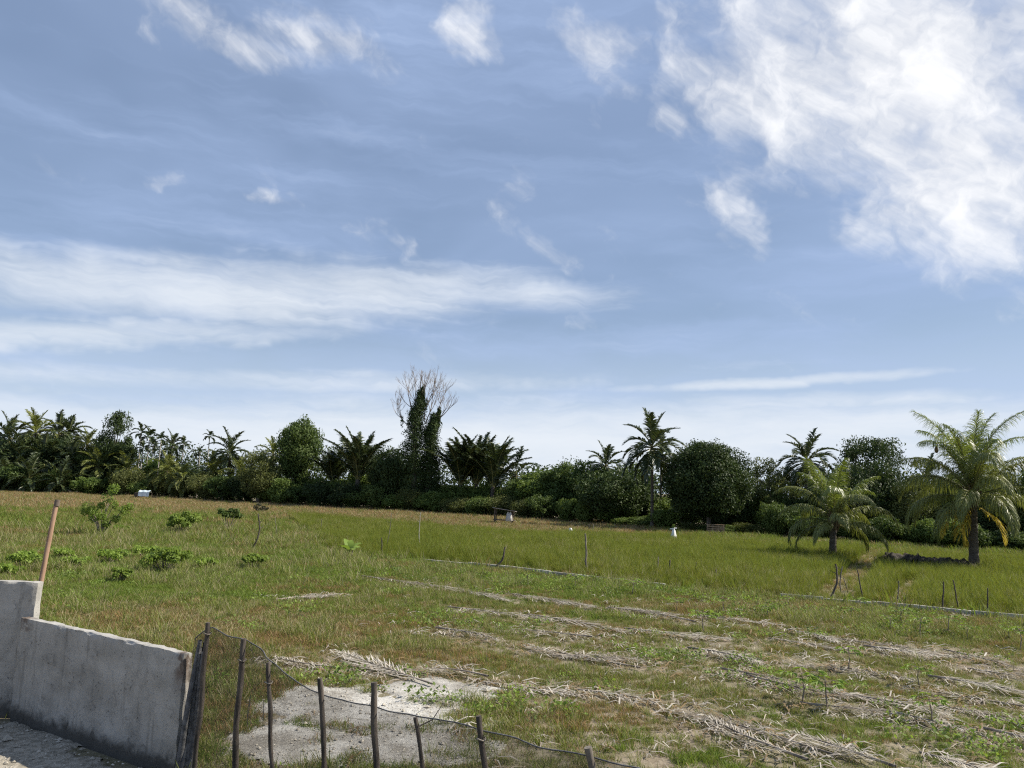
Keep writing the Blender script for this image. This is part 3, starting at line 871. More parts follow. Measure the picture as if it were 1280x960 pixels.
# ------------------------------------------------------------------ thin sticks in the field
STICK = [  # base px, base py, bend px (mid offset), top px, top py, radius, material, label
    (313, 688, 6, 322, 642, 0.030, 'stick_dark', 'crooked dark dead stem behind the low bushes'),
    (478, 696, 0, 477, 672, 0.024, 'stick_dark', 'short dark stick beside the banana plant'),
    (480, 690, 2, 489, 641, 0.012, 'stick_grey', 'thin tall grey cane rising over the banana plant'),
    (526, 690, -2, 526, 640, 0.016, 'bark_pale', 'tall thin pale cane at the edge of the rice'),
    (614, 712, 5, 631, 684, 0.034, 'stick_dark', 'short dark stick slanting over the edging strip'),
    (733, 719, 0, 732, 667, 0.032, 'stick_grey', 'upright grey post at the middle of the rice edge'),
    (740, 672, 0, 742, 655, 0.02, 'stick_grey', 'thin stick in the rice beyond the grey post'),
    (820, 722, 1, 823, 696, 0.02, 'stick_grey', 'first of four short sticks in the rice past the grey post'),
    (836, 724, 0, 838, 700, 0.024, 'stick_dark', 'second of four short sticks in the rice past the grey post'),
    (871, 722, 0, 870, 703, 0.02, 'stick_grey', 'third of four short sticks in the rice past the grey post'),
    (895, 730, 0, 895, 712, 0.02, 'stick_grey', 'fourth of four short sticks in the rice past the grey post'),
    (1034, 749, 7, 1045, 705, 0.028, 'stick_dark', 'curved dark stick in front of the smaller coconut palm'),
    (1051, 738, -2, 1054, 708, 0.018, 'stick_grey', 'grey stick just beyond the curved dark stick'),
    (1060, 738, 0, 1054, 722, 0.015, 'stick_grey', 'short tilted twig beside the grey stick'),
    (1080, 753, 0, 1071, 712, 0.018, 'stick_dark', 'slanting stick at the trampled path in the rice'),
    (1120, 752, 1, 1124, 726, 0.016, 'stick_grey', 'short stick between the path and the big coconut palm'),
    (1178, 765, 0, 1180, 727, 0.020, 'stick_dark', 'dark stake by the edging below the big coconut palm'),
    (1199, 766, 0, 1191, 725, 0.018, 'stick_dark', 'dark stake tilted against its neighbour below the big coconut palm'),
    (1234, 770, 0, 1235, 735, 0.018, 'stick_dark', 'upright dark stake at the edging, past the tilted one'),
    (397, 668, 2, 402, 648, 0.016, 'stick_grey', 'thin grey stick in the far grass beyond the bushes'),
    (347, 672, 0, 344, 645, 0.014, 'stick_grey', 'thin grey twig in the far grass behind the crooked stem'),
]
for k, (bx, by, mid, tx, ty, r, mt, lab) in enumerate(STICK):
    B = gp(bx, by); d = ray(tx, ty); T0 = Vector((d.x / d.y * B.y, B.y, CAM_H + d.z / d.y * B.y)) - B
    sx = mid / F * B.y; rg = random.Random(k)
    o = empty('wooden_stick', B, 0, lab, 'stick', 'sticks standing in the field')
    pts = []
    for t in np.linspace(0, 1, 9):
        pts.append(Vector((T0.x * t + sx * math.sin(math.pi * t) + rg.uniform(-1, 1) * r * 0.5, T0.x * 0.2 * t + rg.uniform(-1, 1) * r * 0.5, -0.08 + (T0.z + 0.08) * t)))
    mb = MB(); add_tube(mb, pts, np.linspace(r * 1.3, r * 0.85, 9), 6); mb.build('stem', mt, o, True)
    if k in (0, 2, 3, 11, 12):
        for j in range(3):
            s = pts[5 + j]; e = s + Vector((rg.uniform(-0.2, 0.2), rg.uniform(-0.2, 0.2), rg.uniform(0.08, 0.2)))
            mb = MB(); add_tube(mb, [s, (s + e) / 2 + Vector((0, 0, -0.02)), e], [r * 0.45, r * 0.35, r * 0.2], 5); mb.build('side_twig', mt, o)

# ------------------------------------------------------------------ palms
FV = {}
def frond_set(key, n, L, lo, hi, **kw):
    """Frond meshes of one kind from upright (first) to hanging (last); list of (leaflets, midrib)."""
    res = []
    for i in range(n):
        t = i / (n - 1); a = hi + (lo - hi) * t
        k = dict(pairs=30, ll=L * 0.27, width=0.05, mats=('frond', 'rachis'), droop=1.0 + 0.5 * math.sin(math.pi * min(1, t * 1.2)), hang=0.55)
        k.update(kw)
        k['droop'] = kw.get('droop', k['droop']) * (0.55 + 0.45 * min(1, t * 3))
        res.append(frond_mesh('%s_frond_%d' % (key, i), 100 + i * 7 + len(key), L, a, k.pop('droop'), **k))
    FV[key] = res
frond_set('coco', 12, 2.8, R(-38), R(84), pairs=34, width=0.11, ll=0.82)
frond_set('cocodark', 12, 2.8, R(-42), R(84), pairs=34, width=0.12, ll=0.82, mats=('frond_dark', 'rachis'))
frond_set('areca', 7, 1.3, R(-15), R(80), pairs=18, width=0.15, ll=0.5, mats=('frond_dark', 'rachis'), droop=1.4)
frond_set('sago', 8, 5.0, R(60), R(87), pairs=60, width=0.17, ll=1.15, mats=('frond_dark', 'rachis'), droop=0.95, hang=0.75, base_r=0.06, vee=0.2)


def place_frond(root, meshes, loc, rz, sc, name='frond', rib=True, tilt=0.0):
    o = link(name, meshes[0], root); o.location = loc; o.rotation_euler = (tilt, 0, rz); o.scale = (sc,) * 3
    if rib: link('midrib', meshes[1], o)
    return o


def far_palm(kind, px, top_py, extra, crown_px, label, group=None, base=None, n=22, lean=0.3, name='coconut_palm', seed=0, trunk_r=0.13):
    P = gp(px, base) if base else along(px, base_py(px), float(tree_y(gp(px, base_py(px)).x)) + extra)
    H = height_of(px, top_py, P.y); rad = crown_px / 2 / F * P.y
    L0 = {'coco': 2.8, 'cocodark': 2.8, 'areca': 1.3, 'sago': 5.0}[kind]
    sc = rad / (L0 * 0.80); rg = random.Random(int(px * 13 + top_py))
    hc = max(H - L0 * sc * 0.78, 0.4)
    if kind == 'sago': sc = H * 0.62 / (L0 * 0.9); hc = H * 0.37
    crown_k = 1.25 if kind in ('coco', 'cocodark') else 1.0
    sc *= crown_k; hc -= L0 * sc * 0.12 * (crown_k > 1)
    if kind == 'areca': sc *= 1.25
    root = empty(name, P, 0, label, 'palm tree', group)
    tm, tip = palm_trunk_mesh('palm_trunk', int(px), hc, trunk_r, trunk_r * 0.75, lean * rg.uniform(0.3, 1), 'bark_pale' if kind == 'areca' else 'bark_palm', False)
    link('trunk', tm, root)
    fs = FV[kind]; th = rg.uniform(0, 6.28)
    for k in range(n):
        t = (k + 0.3) / n; i = min(int(t ** 0.85 * len(fs)), len(fs) - 1); th += 2.3999 + rg.uniform(-0.2, 0.2)
        place_frond(root, fs[i], tip + Vector((0, 0, -0.25 * t * sc)), th, sc * rg.uniform(0.85, 1.1), rib=kind in ('coco', 'cocodark', 'sago') and H > 3)
    return root


def near_palm(px, by, crown_py, spread_px, label, seed, n=26, lo=-48, yellow=0, trunk_r=0.17):
    """A coconut palm with every frond and midrib of its own."""
    P = gp(px, by); rg = random.Random(seed)
    hc = height_of(px, crown_py, P.y); L = spread_px / F * P.y
    root = empty('coconut_palm', P, 0, label, 'palm tree')
    tm, tip = palm_trunk_mesh('palm_trunk', seed, hc, trunk_r, trunk_r * 0.9, 0.08)
    link('trunk', tm, root)
    # old leaf bases wrapped round the top of the trunk
    mb = MB()
    for k in range(16):
        a = k * 2.4; z = hc - 0.75 + k * 0.05
        c = np.array([math.cos(a), math.sin(a), 0]); b = np.array([tip.x, tip.y, z])
        add_tube(mb, [b + c * trunk_r * 0.8, b + c * trunk_r * 1.35 + np.array([0, 0, 0.28]), b + c * trunk_r * 1.9 + np.array([0, 0, 0.45])], [0.07, 0.055, 0.03], 5)
    mb.build('leaf_bases', 'husk', root)
    th = rg.uniform(0, 6.28)
    for k in range(n):
        t = k / (n - 1); a = R(86 + (lo - 86) * t ** 1.05 + rg.uniform(-6, 6)); th += 2.3999 + rg.uniform(-0.25, 0.25)
        Lk = L * (0.80 + 0.25 * math.sin(math.pi * min(1, 0.25 + t * 0.75))) * rg.uniform(0.9, 1.08)
        mats = ('frond_young', 'rachis') if t < 0.35 else ('frond', 'rachis')
        m2 = frond_mesh('near_frond', seed * 100 + k, Lk, a, (0.8 + 0.95 * min(1, t * 1.8)) * rg.uniform(0.8, 1.2), 115, Lk * 0.28, 0.030, mats, hang=0.6 + 0.4 * t, segs=4, base_r=0.034, bendp=1.7, vee=0.25)
        place_frond(root, m2, tip + Vector((0, 0, -0.45 * t)), th, 1.0)
    for k in range(yellow):
        a = R((-12, -38, -30, -20)[k % 4]); ya = (R(188), R(205), R(-18), R(2))[k % 4]
        m2 = frond_mesh('yellow_frond', seed * 77 + k, L * (0.55, 0.5, 0.5, 0.5)[k % 4], a, (1.2, 1.3, 1.0, 0.9)[k % 4], 44, L * 0.24, 0.045, ('frond_yellow', 'rachis'), hang=0.8, segs=3, gaps=0.15)
        o = place_frond(root, m2, tip + Vector((0, 0, -0.6)), ya, 1.0, 'yellowed_frond'); o['label'] = 'yellow dying frond hanging down by the trunk'
    return root, tip + P, L


near_palm(1041, 702, 645, 80, 'young coconut palm standing in the rice, the smaller of the two nearby', 31, n=22, lo=0, trunk_r=0.17)
big_palm, big_tip, big_L = near_palm(1218, 715, 612, 112, 'large coconut palm with yellowing lower fronds standing in the rice', 47, n=32, lo=0, yellow=3, trunk_r=0.20)
# two dark pouches hanging under the fronds of the large palm
for (hx, hy, w, h, lab) in ((1170.5, 562, 4.5, 8, 'small dark pouch hanging from the outer frond of the large coconut palm'), (1197.5, 552, 5.5, 10, 'pale-topped brown pouch hanging near the upright fronds of the large coconut palm')):
    dep = big_tip.y - 0.4; d = ray(hx, hy); c = Vector((d.x / d.y * dep, dep, CAM_H + d.z / d.y * dep)); k = dep / F
    root = empty('hanging_pouch', c, 0, lab, 'pouch', 'pouches hanging in the large palm'); mb = MB()
    prof = [(0.15, 0.62), (0.32, 0.45), (0.5, 0.1), (0.5, -0.2), (0.34, -0.45), (0.08, -0.55)]; n = 10
    vv = [(r * w * k * math.cos(a), r * w * k * math.sin(a), z * h * k) for r, z in prof for a in np.linspace(0, 6.28, n, endpoint=False)]
    ff = [(i * n + j, i * n + (j + 1) % n, (i + 1) * n + (j + 1) % n, (i + 1) * n + j) for i in range(5) for j in range(n)]
    mb.add(vv, ff); mb.build('pouch_body', 'husk', root, True)
    mb = MB(); add_tube(mb, [(0, 0, h * k * 0.55), (0.01, 0.02, h * k * 1.5)], [0.012, 0.01], 5); mb.build('hanging_string', 'timber_dark', root)

# ------------------------------------------------------------------ broadleaf prototypes
PR = {}
def proto(key, W, H, *a, **k): PR[key] = (W, H) + tree_meshes(key, *((a[0], W, H) + a[1:]), **k)
proto('oval', 6, 8, 1, 2.0, 40, 1.1, 560, 0.25, 'leaf_mid', shape='round')
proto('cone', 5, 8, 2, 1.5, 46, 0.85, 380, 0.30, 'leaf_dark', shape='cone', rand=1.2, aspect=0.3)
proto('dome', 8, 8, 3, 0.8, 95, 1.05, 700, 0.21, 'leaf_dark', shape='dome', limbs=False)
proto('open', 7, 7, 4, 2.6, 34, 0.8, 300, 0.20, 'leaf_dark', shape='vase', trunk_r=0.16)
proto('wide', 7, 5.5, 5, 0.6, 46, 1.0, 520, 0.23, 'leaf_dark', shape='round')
proto('airy', 4, 6, 6, 1.2, 30, 0.6, 190, 0.19, 'leaf_olive', shape='round', trunk_r=0.09)
proto('mid', 5, 6, 7, 0.8, 38, 0.85, 420, 0.24, 'leaf_mid', shape='round')
proto('midb', 5, 6, 17, 0.8, 36, 0.9, 380, 0.28, 'leaf_light', shape='round')
proto('olive', 5, 6, 8, 0.5, 38, 0.8, 400, 0.19, 'leaf_olive', shape='round')
for i, mt in enumerate(('leaf_mid', 'leaf_light', 'leaf_dark', 'leaf_light', 'leaf_olive')):
    proto('shrub%d' % i, 4.5, 3.4, 20 + i, 0.15, 24, 0.8, 360, (0.24, 0.30, 0.22, 0.36, 0.19)[i], mt, shape='dome', trunk_r=0.07, aspect=(0.5, 0.42, 0.5, 0.35, 0.4)[i])


def plant(key, px, top_py, width_px, label, extra=0.0, base=None, group=None, name='broadleaf_tree', cat='tree', rz=None):
    W, H, tm, cm = PR[key]
    P = gp(px, base) if base else along(px, base_py(px), float(tree_y(gp(px, base_py(px)).x)) + extra)
    h = height_of(px, top_py, P.y); w = width_px / F * P.y
    o = empty(name, P, (px * 1.37) % 6.28 if rz is None else rz, label, cat, group, (w / W, w / W, h / H))
    link('trunk', tm, o); link('crown', cm, o)
    return o


G1, G2 = 'coconut palms massed at the left of the treeline', 'slender areca palms'
for px, ty, ex, cw, lab in (
        (6, 520, 8, 46, 'coconut palm at the very left end of the treeline'), (37, 514, 6, 44, 'tallest coconut palm of the left-hand mass'),
        (64, 518, 10, 38, 'coconut palm with two neighbours, second tallest of the left mass'), (80, 520, 12, 36, 'coconut palm just left of the gap before the conical tree'),
        (20, 545, 3, 48, 'lower coconut palm in the left mass with drooping pale fronds'), (52, 545, 3, 46, 'lower coconut palm below the tallest one on the left'),
        (82, 552, 3, 44, 'lower coconut palm left of the small single palm'), (101, 537, 5, 30, 'small single palm with a visible trunk left of the conical tree'),
        (38, 572, -1, 44, 'short coconut palm at the foot of the left mass'), (74, 578, -1, 42, 'short coconut palm at the foot of the mass, pale dry fronds'),
        (8, 575, -1, 44, 'short coconut palm at the left edge, near the ground')):
    far_palm('cocodark' if int(px) % 4 in (0, 2) else 'coco', px, ty, ex, cw, lab, G1, n=26)
for px, ty, w, key, lab in ((24, 546, 74, 'wide', 'dark leafy tree filling in between the leftmost palms'), (62, 546, 66, 'wide', 'dark leafy tree behind the second tallest palm of the left mass'), (104, 562, 56, 'mid', 'green leafy tree below the small single palm'), (205, 572, 60, 'wide', 'dark leafy tree among the areca trunks')):
    plant(key, px, ty, w, lab, 5)
plant('cone', 139, 507, 54, 'tall dark conical tree with feathery foliage rising over the palms', 4)
for px, ty, ex, cw, lab in (
        (169, 531, 2, 17, 'areca palm right beside the conical tree'), (179, 534, 3, 22, 'areca palm with the densest crown, second right of the conical tree'),
        (194, 540, 1, 15, 'slender areca palm with a long pale trunk in the open'), (223, 546, 4, 15, 'areca palm standing between two dark palms'),
        (255, 538, 8, 13, 'lone areca palm standing clear above the trees on a thin stem'), (245, 557, 6, 14, 'low areca palm crown left under the lone one'),
        (186, 549, 5, 15, 'short areca palm behind the dense one'), (172, 552, 1, 13, 'lower areca palm beneath the first')):
    far_palm('areca', px, ty, ex, cw, lab, G2, n=10, lean=0.15, name='areca_palm', trunk_r=0.075)
far_palm('cocodark', 208, 541, 7, 26, 'dark narrow palm between two areca palms', lean=0.2)
far_palm('cocodark', 283, 541, 4, 40, 'coconut palm with a dark crown left of the tall oval tree')
for px, ty, ex, cw, lab in ((118, 560, 2, 38, 'low coconut palm under the conical tree'), (153, 565, 1, 36, 'low coconut palm among the areca trunks'), (205, 567, 0, 36, 'low palm with dry hanging fronds below the dark narrow palm'),
                            (228, 577, -1, 34, 'low palm with pale drooping fronds at the treeline foot'), (262, 568, 2, 38, 'low coconut palm below the lone areca'), (300, 572, 2, 34, 'low coconut palm at the left of the olive bushy tree'), (338, 548, 7, 32, 'coconut palm crown peeping at the left shoulder of the tall oval tree')):
    far_palm('coco', px, ty, ex, cw, lab, 'low palms within the treeline', lean=0.4)
plant('oval', 368, 519, 60, 'tall dense oval tree standing above the left treeline', 3)
plant('olive', 322, 563, 56, 'olive green bushy tree in front of the tall oval tree', -1.5)
far_palm('sago', 443, 536, 1, 74, 'large upright sago palm with thick plumes left of the vine-clad tree', n=18, name='sago_palm', trunk_r=0.3)
far_palm('sago', 415, 556, 4, 46, 'smaller sago palm beside the large one', n=18, name='sago_palm', trunk_r=0.25)
far_palm('sago', 573, 543, 3, 52, 'sago palm with dark plumes, left one of the clump', n=18, name='sago_palm', trunk_r=0.25)
far_palm('sago', 594, 540, 4, 52, 'sago palm with dark plumes, middle one of the clump', n=18, name='sago_palm', trunk_r=0.25)
far_palm('sago', 613, 545, 3, 50, 'sago palm with dark plumes, right one of the clump', n=18, name='sago_palm', trunk_r=0.25)
far_palm('cocodark', 641, 562, 5, 52, 'sparse half-dry palm right of the sago clump', n=9)
plant('wide', 484, 558, 62, 'brownish tangled dead-leaved tree left of the vine-clad trunk', 2)['label'] = 'dark tangled tree left of the vine-clad trunk'
for px, ty, w, key, lab in ((672, 584, 66, 'midb', 'fresh green bushy tree right of the sago clump'), (702, 573, 60, 'mid', 'green tree with the highest crown in the middle treeline'), (733, 571, 54, 'mid', 'green tree next to the middle coconut palm'), (652, 590, 50, 'mid', 'small green tree below the sparse palm')):
    plant(key, px, ty, w, lab, 3)
far_palm('cocodark', 756, 555, 4, 44, 'dark coconut palm crown above the broad dark tree')
plant('wide', 766, 586, 98, 'broad very dark tree left of the tall coconut palm', 0)
plant('mid', 790, 573, 44, 'green tree between the dark palm and the tall coconut', 7)
far_palm('cocodark', 815, 521, 0, 62, 'tall coconut palm beside the big round tree', base=662, n=26, lean=0.25, trunk_r=0.14)
far_palm('cocodark', 826, 548, 5, 42, 'thinner coconut palm just behind the tall one', n=12, lean=0.2, trunk_r=0.10)
plant('dome', 886, 549, 118, 'big dense round tree with a dark domed crown', 0, base=666, name='round_tree')
plant('airy', 958, 568, 48, 'loose airy olive tree right of the big round tree', 3)
plant('airy', 985, 580, 40, 'smaller airy tree behind the airy olive one', 5)
far_palm('cocodark', 1007, 541, 4, 56, 'dark purplish palm with stiff fronds behind the smaller coconut', n=24)
plant('open', 1090, 541, 100, 'high domed tree with open crown between the two near palms', 6)
plant('wide', 1092, 575, 92, 'dark tree filling the space under the high domed tree', 3)
plant('olive', 1150, 592, 60, 'olive tree left behind the large coconut palm', 2)
plant('mid', 1200, 588, 74, 'green tree directly behind the large coconut palm', 4)
plant('olive', 1258, 590, 70, 'olive tree at the right end of the treeline', 3)
plant('wide', 1040, 590, 76, 'dark tree behind the smaller coconut palm', 3)
plant('mid', 1310, 580, 80, 'green tree past the right end of the treeline', 4)
far_palm('cocodark', 1160, 575, 5, 46, 'palm crown showing through the fronds of the large coconut palm', n=12)

# the vine-clad dead tree
def vine_tree():
    px = 523; D = float(tree_y(gp(px, base_py(px)).x)) + 1.5
    P = along(px, base_py(px), D); k = D / F; rg = np.random.default_rng(9); rr = random.Random(9)
    root = empty('vine_clad_tree', P, 0, 'dead tree with two vine-covered trunks and a fan of bare branches', 'tree')
    Z = lambda py: height_of(px, py, D)
    Xo = lambda q: (q - px) * k
    cols = [[(Xo(517), 0.0, 0), (Xo(514), 0.1, Z(560)), (Xo(513), 0, Z(525)), (Xo(517), 0, Z(503)), (Xo(521), 0, Z(489))],
            [(Xo(532), -0.1, 0), (Xo(535), 0, Z(560)), (Xo(534), 0, Z(530)), (Xo(540), 0, Z(517))]]
    tb = MB(); lb = MB()
    rads = [[2.6, 1.75, 1.25, 0.95, 0.3], [2.2, 1.35, 1.05, 0.3]]
    for c, r in zip(cols, rads):
        add_tube(tb, c, [0.35 - 0.06 * i for i in range(len(c))], 7)
        c = np.array(c); cl = np.concatenate([[0], np.cumsum(np.linalg.norm(np.diff(c, axis=0), axis=1))]); T = np.linspace(0, cl[-1], 34)
        for t in T:
            i = min(int(np.searchsorted(cl, t, 'right')) - 1, len(c) - 2); f = (t - cl[i]) / (cl[i + 1] - cl[i]); q = c[i] * (1 - f) + c[i + 1] * f; ra = (r[i] * (1 - f) + r[i + 1] * f) * rg.uniform(0.75, 1.1)
            clump_leaves(lb, rg, q + rg.normal(0, 0.12, 3), (ra * 0.8, ra * 0.8, 0.7), 560, 0.20)
    clump_leaves(lb, rg, (Xo(496.5), 0, Z(527)), (0.16, 0.16, 0.7), 60, 0.24)
    tb.build('trunk', 'bark', root, True); lb.build('vine_leaves', 'leaf_dark', root)
    bb = MB()
    def grow(p, d, L, r, depth):
        pts = [p]; q, dd = p.copy(), d.copy()
        for _ in range(4):
            dd = (dd + Vector((rr.gauss(0, 0.12), rr.gauss(0, 0.12), 0.10))).normalized(); q = q + dd * L / 4; pts.append(q.copy())
        add_tube(bb, pts, np.linspace(r, r * 0.55, 5), 4 if depth < 2 else 3)
        if depth < 4:
            for j in range(2 if depth else 3):
                s = pts[rr.choice((2, 3, 4))]
                nd = (dd + Vector((rr.gauss(0, 0.5), rr.gauss(0, 0.4), rr.gauss(0.05, 0.25)))).normalized(); grow(s, nd, L * rr.uniform(0.5, 0.78), r * 0.55, depth + 1)
            grow(pts[-1], dd, L * 0.6, r * 0.55, depth + 1)
    for sx, sz, ax, az_, L in ((512, 540, -0.75, 0.62, 2.0), (512, 522, -0.55, 0.85, 2.4), (514, 515, -0.25, 1, 2.3), (520, 500, -0.05, 1, 1.5), (519, 510, 0.15, 1, 1.8),
                               (526, 530, 0.30, 1, 2.6), (531, 528, 0.55, 0.85, 2.5), (536, 528, 0.75, 0.6, 1.9), (524, 525, 0.05, 1, 2.6)):
        grow(Vector((Xo(sx), 0, Z(sz))), Vector((ax, rr.uniform(-0.3, 0.3), az_)).normalized(), L, 0.075, 0)
    bb.build('bare_branches', 'twig', root)
vine_tree()

# shrubs along the foot of the trees
rg = random.Random(4)
px = -70
k = 0
SHW = ('mid-green', 'bright green', 'dark green', 'glossy long-leaved', 'dull olive')
MARK = [(-55, 'past the outermost palms'), (-25, 'past the left end of the trees'), (10, 'the leftmost palms'), (37, 'the tallest palm of the left mass'), (80, 'the palms left of the conical tree'), (139, 'the conical tree'), (181, 'the pale blue sheet shelter'), (223, 'the areca palms'), (255, 'the lone areca palm'), (283, 'the dark-crowned coconut palm'), (322, 'the olive bushy tree'), (368, 'the tall oval tree'), (415, 'the smaller sago palm'), (443, 'the large sago palm'),
        (484, 'the dark tangled tree'), (523, 'the vine-clad dead tree'), (573, 'the left plume of the sago clump'), (613, 'the right plume of the sago clump'), (641, 'the field shelter'), (672, 'the fresh green bushy tree'), (702, 'the middle green tree'), (740, 'the dark middle coconut palm'), (766, 'the broad dark tree'), (815, 'the tall coconut palm'), (850, 'the near side of the big round tree'), (886, 'the big round tree'), (925, 'the far side of the big round tree'), (958, 'the airy olive tree'),
        (1007, 'the stiff dark palm'), (1041, 'the smaller near coconut palm'), (1090, 'the high domed tree'), (1150, 'the gap between the two near palms'), (1218, 'the large near coconut palm'), (1262, 'the olive tree at the right end'), (1330, 'the last trees on the right')]
sh_seen = {}
while px < 1360:
    open_gap = 772 < px < 828
    for row in range(2):
        ex = (-0.6 + rg.uniform(-0.5, 0.8)) if row == 0 else 3.5 + rg.uniform(-0.8, 1.5)
        by = base_py(px); h = rg.uniform(22, 36) if row == 0 else rg.uniform(34, 52)
        if px > 900: h *= 1.25
        if open_gap and row == 0: h *= 0.5
        if 838 < px < 935 and row == 0: h *= 0.35
        ki = rg.choice((0, 0, 1, 2, 3, 4) if row == 0 else (0, 1, 2, 2, 3)); key = 'shrub%d' % ki
        near = min(MARK, key=lambda m_: abs(m_[0] - px)); dxm = px - near[0]
        SH = '%s shrub %s, %s %s' % (SHW[ki], ('in front' if row == 0 else 'behind'), ('below' if abs(dxm) < 9 else 'just left of' if dxm < 0 else 'just right of') if 'past' not in near[1] else '', near[1])
        SH = ' '.join(SH.split())
        plant(key, px + rg.uniform(-6, 6), by - h, rg.uniform(34, 52) * (1.15 if px > 900 else 1), SH, ex, group='undergrowth shrubs of the treeline', name='shrub', cat='shrub', rz=rg.uniform(0, 6.28))
    px += rg.uniform(20, 28); k += 1
# deep woodland mass behind the first rows
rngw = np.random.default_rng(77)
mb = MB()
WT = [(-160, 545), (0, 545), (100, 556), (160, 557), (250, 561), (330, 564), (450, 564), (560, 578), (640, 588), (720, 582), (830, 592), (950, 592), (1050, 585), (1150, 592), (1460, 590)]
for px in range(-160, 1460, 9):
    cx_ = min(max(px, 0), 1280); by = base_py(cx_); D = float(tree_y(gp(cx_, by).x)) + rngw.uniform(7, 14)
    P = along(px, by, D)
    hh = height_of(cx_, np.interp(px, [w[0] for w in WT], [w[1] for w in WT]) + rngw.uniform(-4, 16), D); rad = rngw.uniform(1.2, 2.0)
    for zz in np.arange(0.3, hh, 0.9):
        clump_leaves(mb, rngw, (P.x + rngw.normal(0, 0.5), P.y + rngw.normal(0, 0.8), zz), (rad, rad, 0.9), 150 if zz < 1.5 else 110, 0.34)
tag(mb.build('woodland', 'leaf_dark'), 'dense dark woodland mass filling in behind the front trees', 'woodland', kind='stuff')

# ------------------------------------------------------------------ bushes and small plants in the field
def field_bush(px, by, ty, wpx, label, mat='leaf_fresh', seed=0, clumps=9, leaf=0.13, n=110, name='leafy_bush', cat='bush', aspect=0.45, group=None, low=0.2):
    P = gp(px, by); H = height_of(px, ty, P.y); W = wpx / F * P.y; rg = np.random.default_rng(seed + int(px))
    root = empty(name, P, 0, label, cat, group); mb = MB(); tb = MB()
    for k in range(clumps):
        a = k * 2.4 + rg.uniform(0, 0.5); rr = W / 2 * math.sqrt((k + 0.5) / clumps) * 0.85; z = H * (low + (0.92 - low) * (1 - (rr / (W / 2)) ** 2 * 0.5) * rg.uniform(0.35, 1.0))
        c = np.array([math.cos(a) * rr, math.sin(a) * rr, z]); r = W * rg.uniform(0.12, 0.18)
        clump_leaves(mb, rg, c, (r, r, r * 0.65), n, leaf, aspect=aspect, up=0.6)
        add_tube(tb, [(c[0] * 0.1, c[1] * 0.1, -0.05), (c[0] * 0.6, c[1] * 0.6, z * 0.55), tuple(c)], [0.018, 0.013, 0.006], 5)
    tb.build('stems', 'twig', root); mb.build('foliage', mat, root)
    return root


def young_tree():
    px, by = 126, 672; P = gp(px, by); k = P.y / F; Z = lambda py: height_of(px, py, P.y); X = lambda q: (q - px) * k
    root = empty('young_tree', P, 0, 'young leafy tree with separate leaf clumps near the leaning pole', 'tree'); rg = np.random.default_rng(12)
    tb, mb = MB(), MB(); spots = [(138, 610, 7), (131, 622, 7.5), (136, 630, 6), (150, 636, 6.5), (153, 632, 5), (110, 634, 7.5), (118, 640, 7), (112, 648, 6), (128, 645, 6), (141, 648, 5.5), (105, 640, 5), (122, 632, 5), (132, 654, 5)]
    for q, py, r in spots:
        c = np.array([X(q), rg.uniform(-0.35, 0.35), Z(py)])
        add_tube(tb, [(0, 0, -0.05), (c[0] * 0.35, c[1] * 0.35, c[2] * 0.55), tuple(c)], [0.03, 0.02, 0.008], 5)
        clump_leaves(mb, rg, c, (r * k * 1.05, r * k * 1.05, r * k * 0.95), 170, 0.12, aspect=0.4, up=0.4)
    tb.build('stems', 'twig', root); mb.build('foliage', 'leaf_fresh', root)
young_tree()
field_bush(228, 670, 638, 38, 'upright leafy bush between the young tree and the crooked stem', seed=1, clumps=14, n=130, leaf=0.16, low=0.3)
field_bush(284, 666, 633, 30, 'small dark-leaved bush on thin stems left of the crooked stem', 'leaf_mid', 2, 9, n=120, leaf=0.16, low=0.55)
field_bush(326, 641, 628, 20, 'brown dry bush in the far brown grass', 'leaf_brown', 3, 7, n=60, leaf=0.2)
for px, by, ty, w, lab, mt in (
        (205, 717, 684, 56, 'widest bright green low bush in the left grass', 'leaf_fresh'), (182, 700, 682, 36, 'pale green low bush behind the widest one', 'leaf_lime'),
        (316, 713, 690, 32, 'compact round green bush right of the widest one', 'leaf_fresh'), (255, 713, 695, 28, 'small yellowish bush between the widest and the compact one', 'leaf_lime'),
        (150, 730, 708, 24, 'small green bush with a bare patch at its foot', 'leaf_fresh'), (138, 706, 685, 36, 'sparse yellowish bush left of the widest one', 'leaf_lime'),
        (92, 712, 694, 36, 'sparse yellow-green plant right of the leaning pole', 'leaf_lime'), (30, 714, 688, 40, 'yellow-green bush left of the leaning pole', 'leaf_lime'), (8, 720, 705, 34, 'low yellowish plant at the left edge above the wall', 'leaf_lime'),
        (150, 668, 656, 18, 'tiny pale bush right of the young tree', 'leaf_lime'), (78, 700, 684, 24, 'tiny yellowish plant behind the leaning pole', 'leaf_lime')):
    field_bush(px, by, ty, w, lab, mt, 30, 9 if w < 40 else 14, 0.11, 80 if mt == 'leaf_lime' else 150, low=0.4)


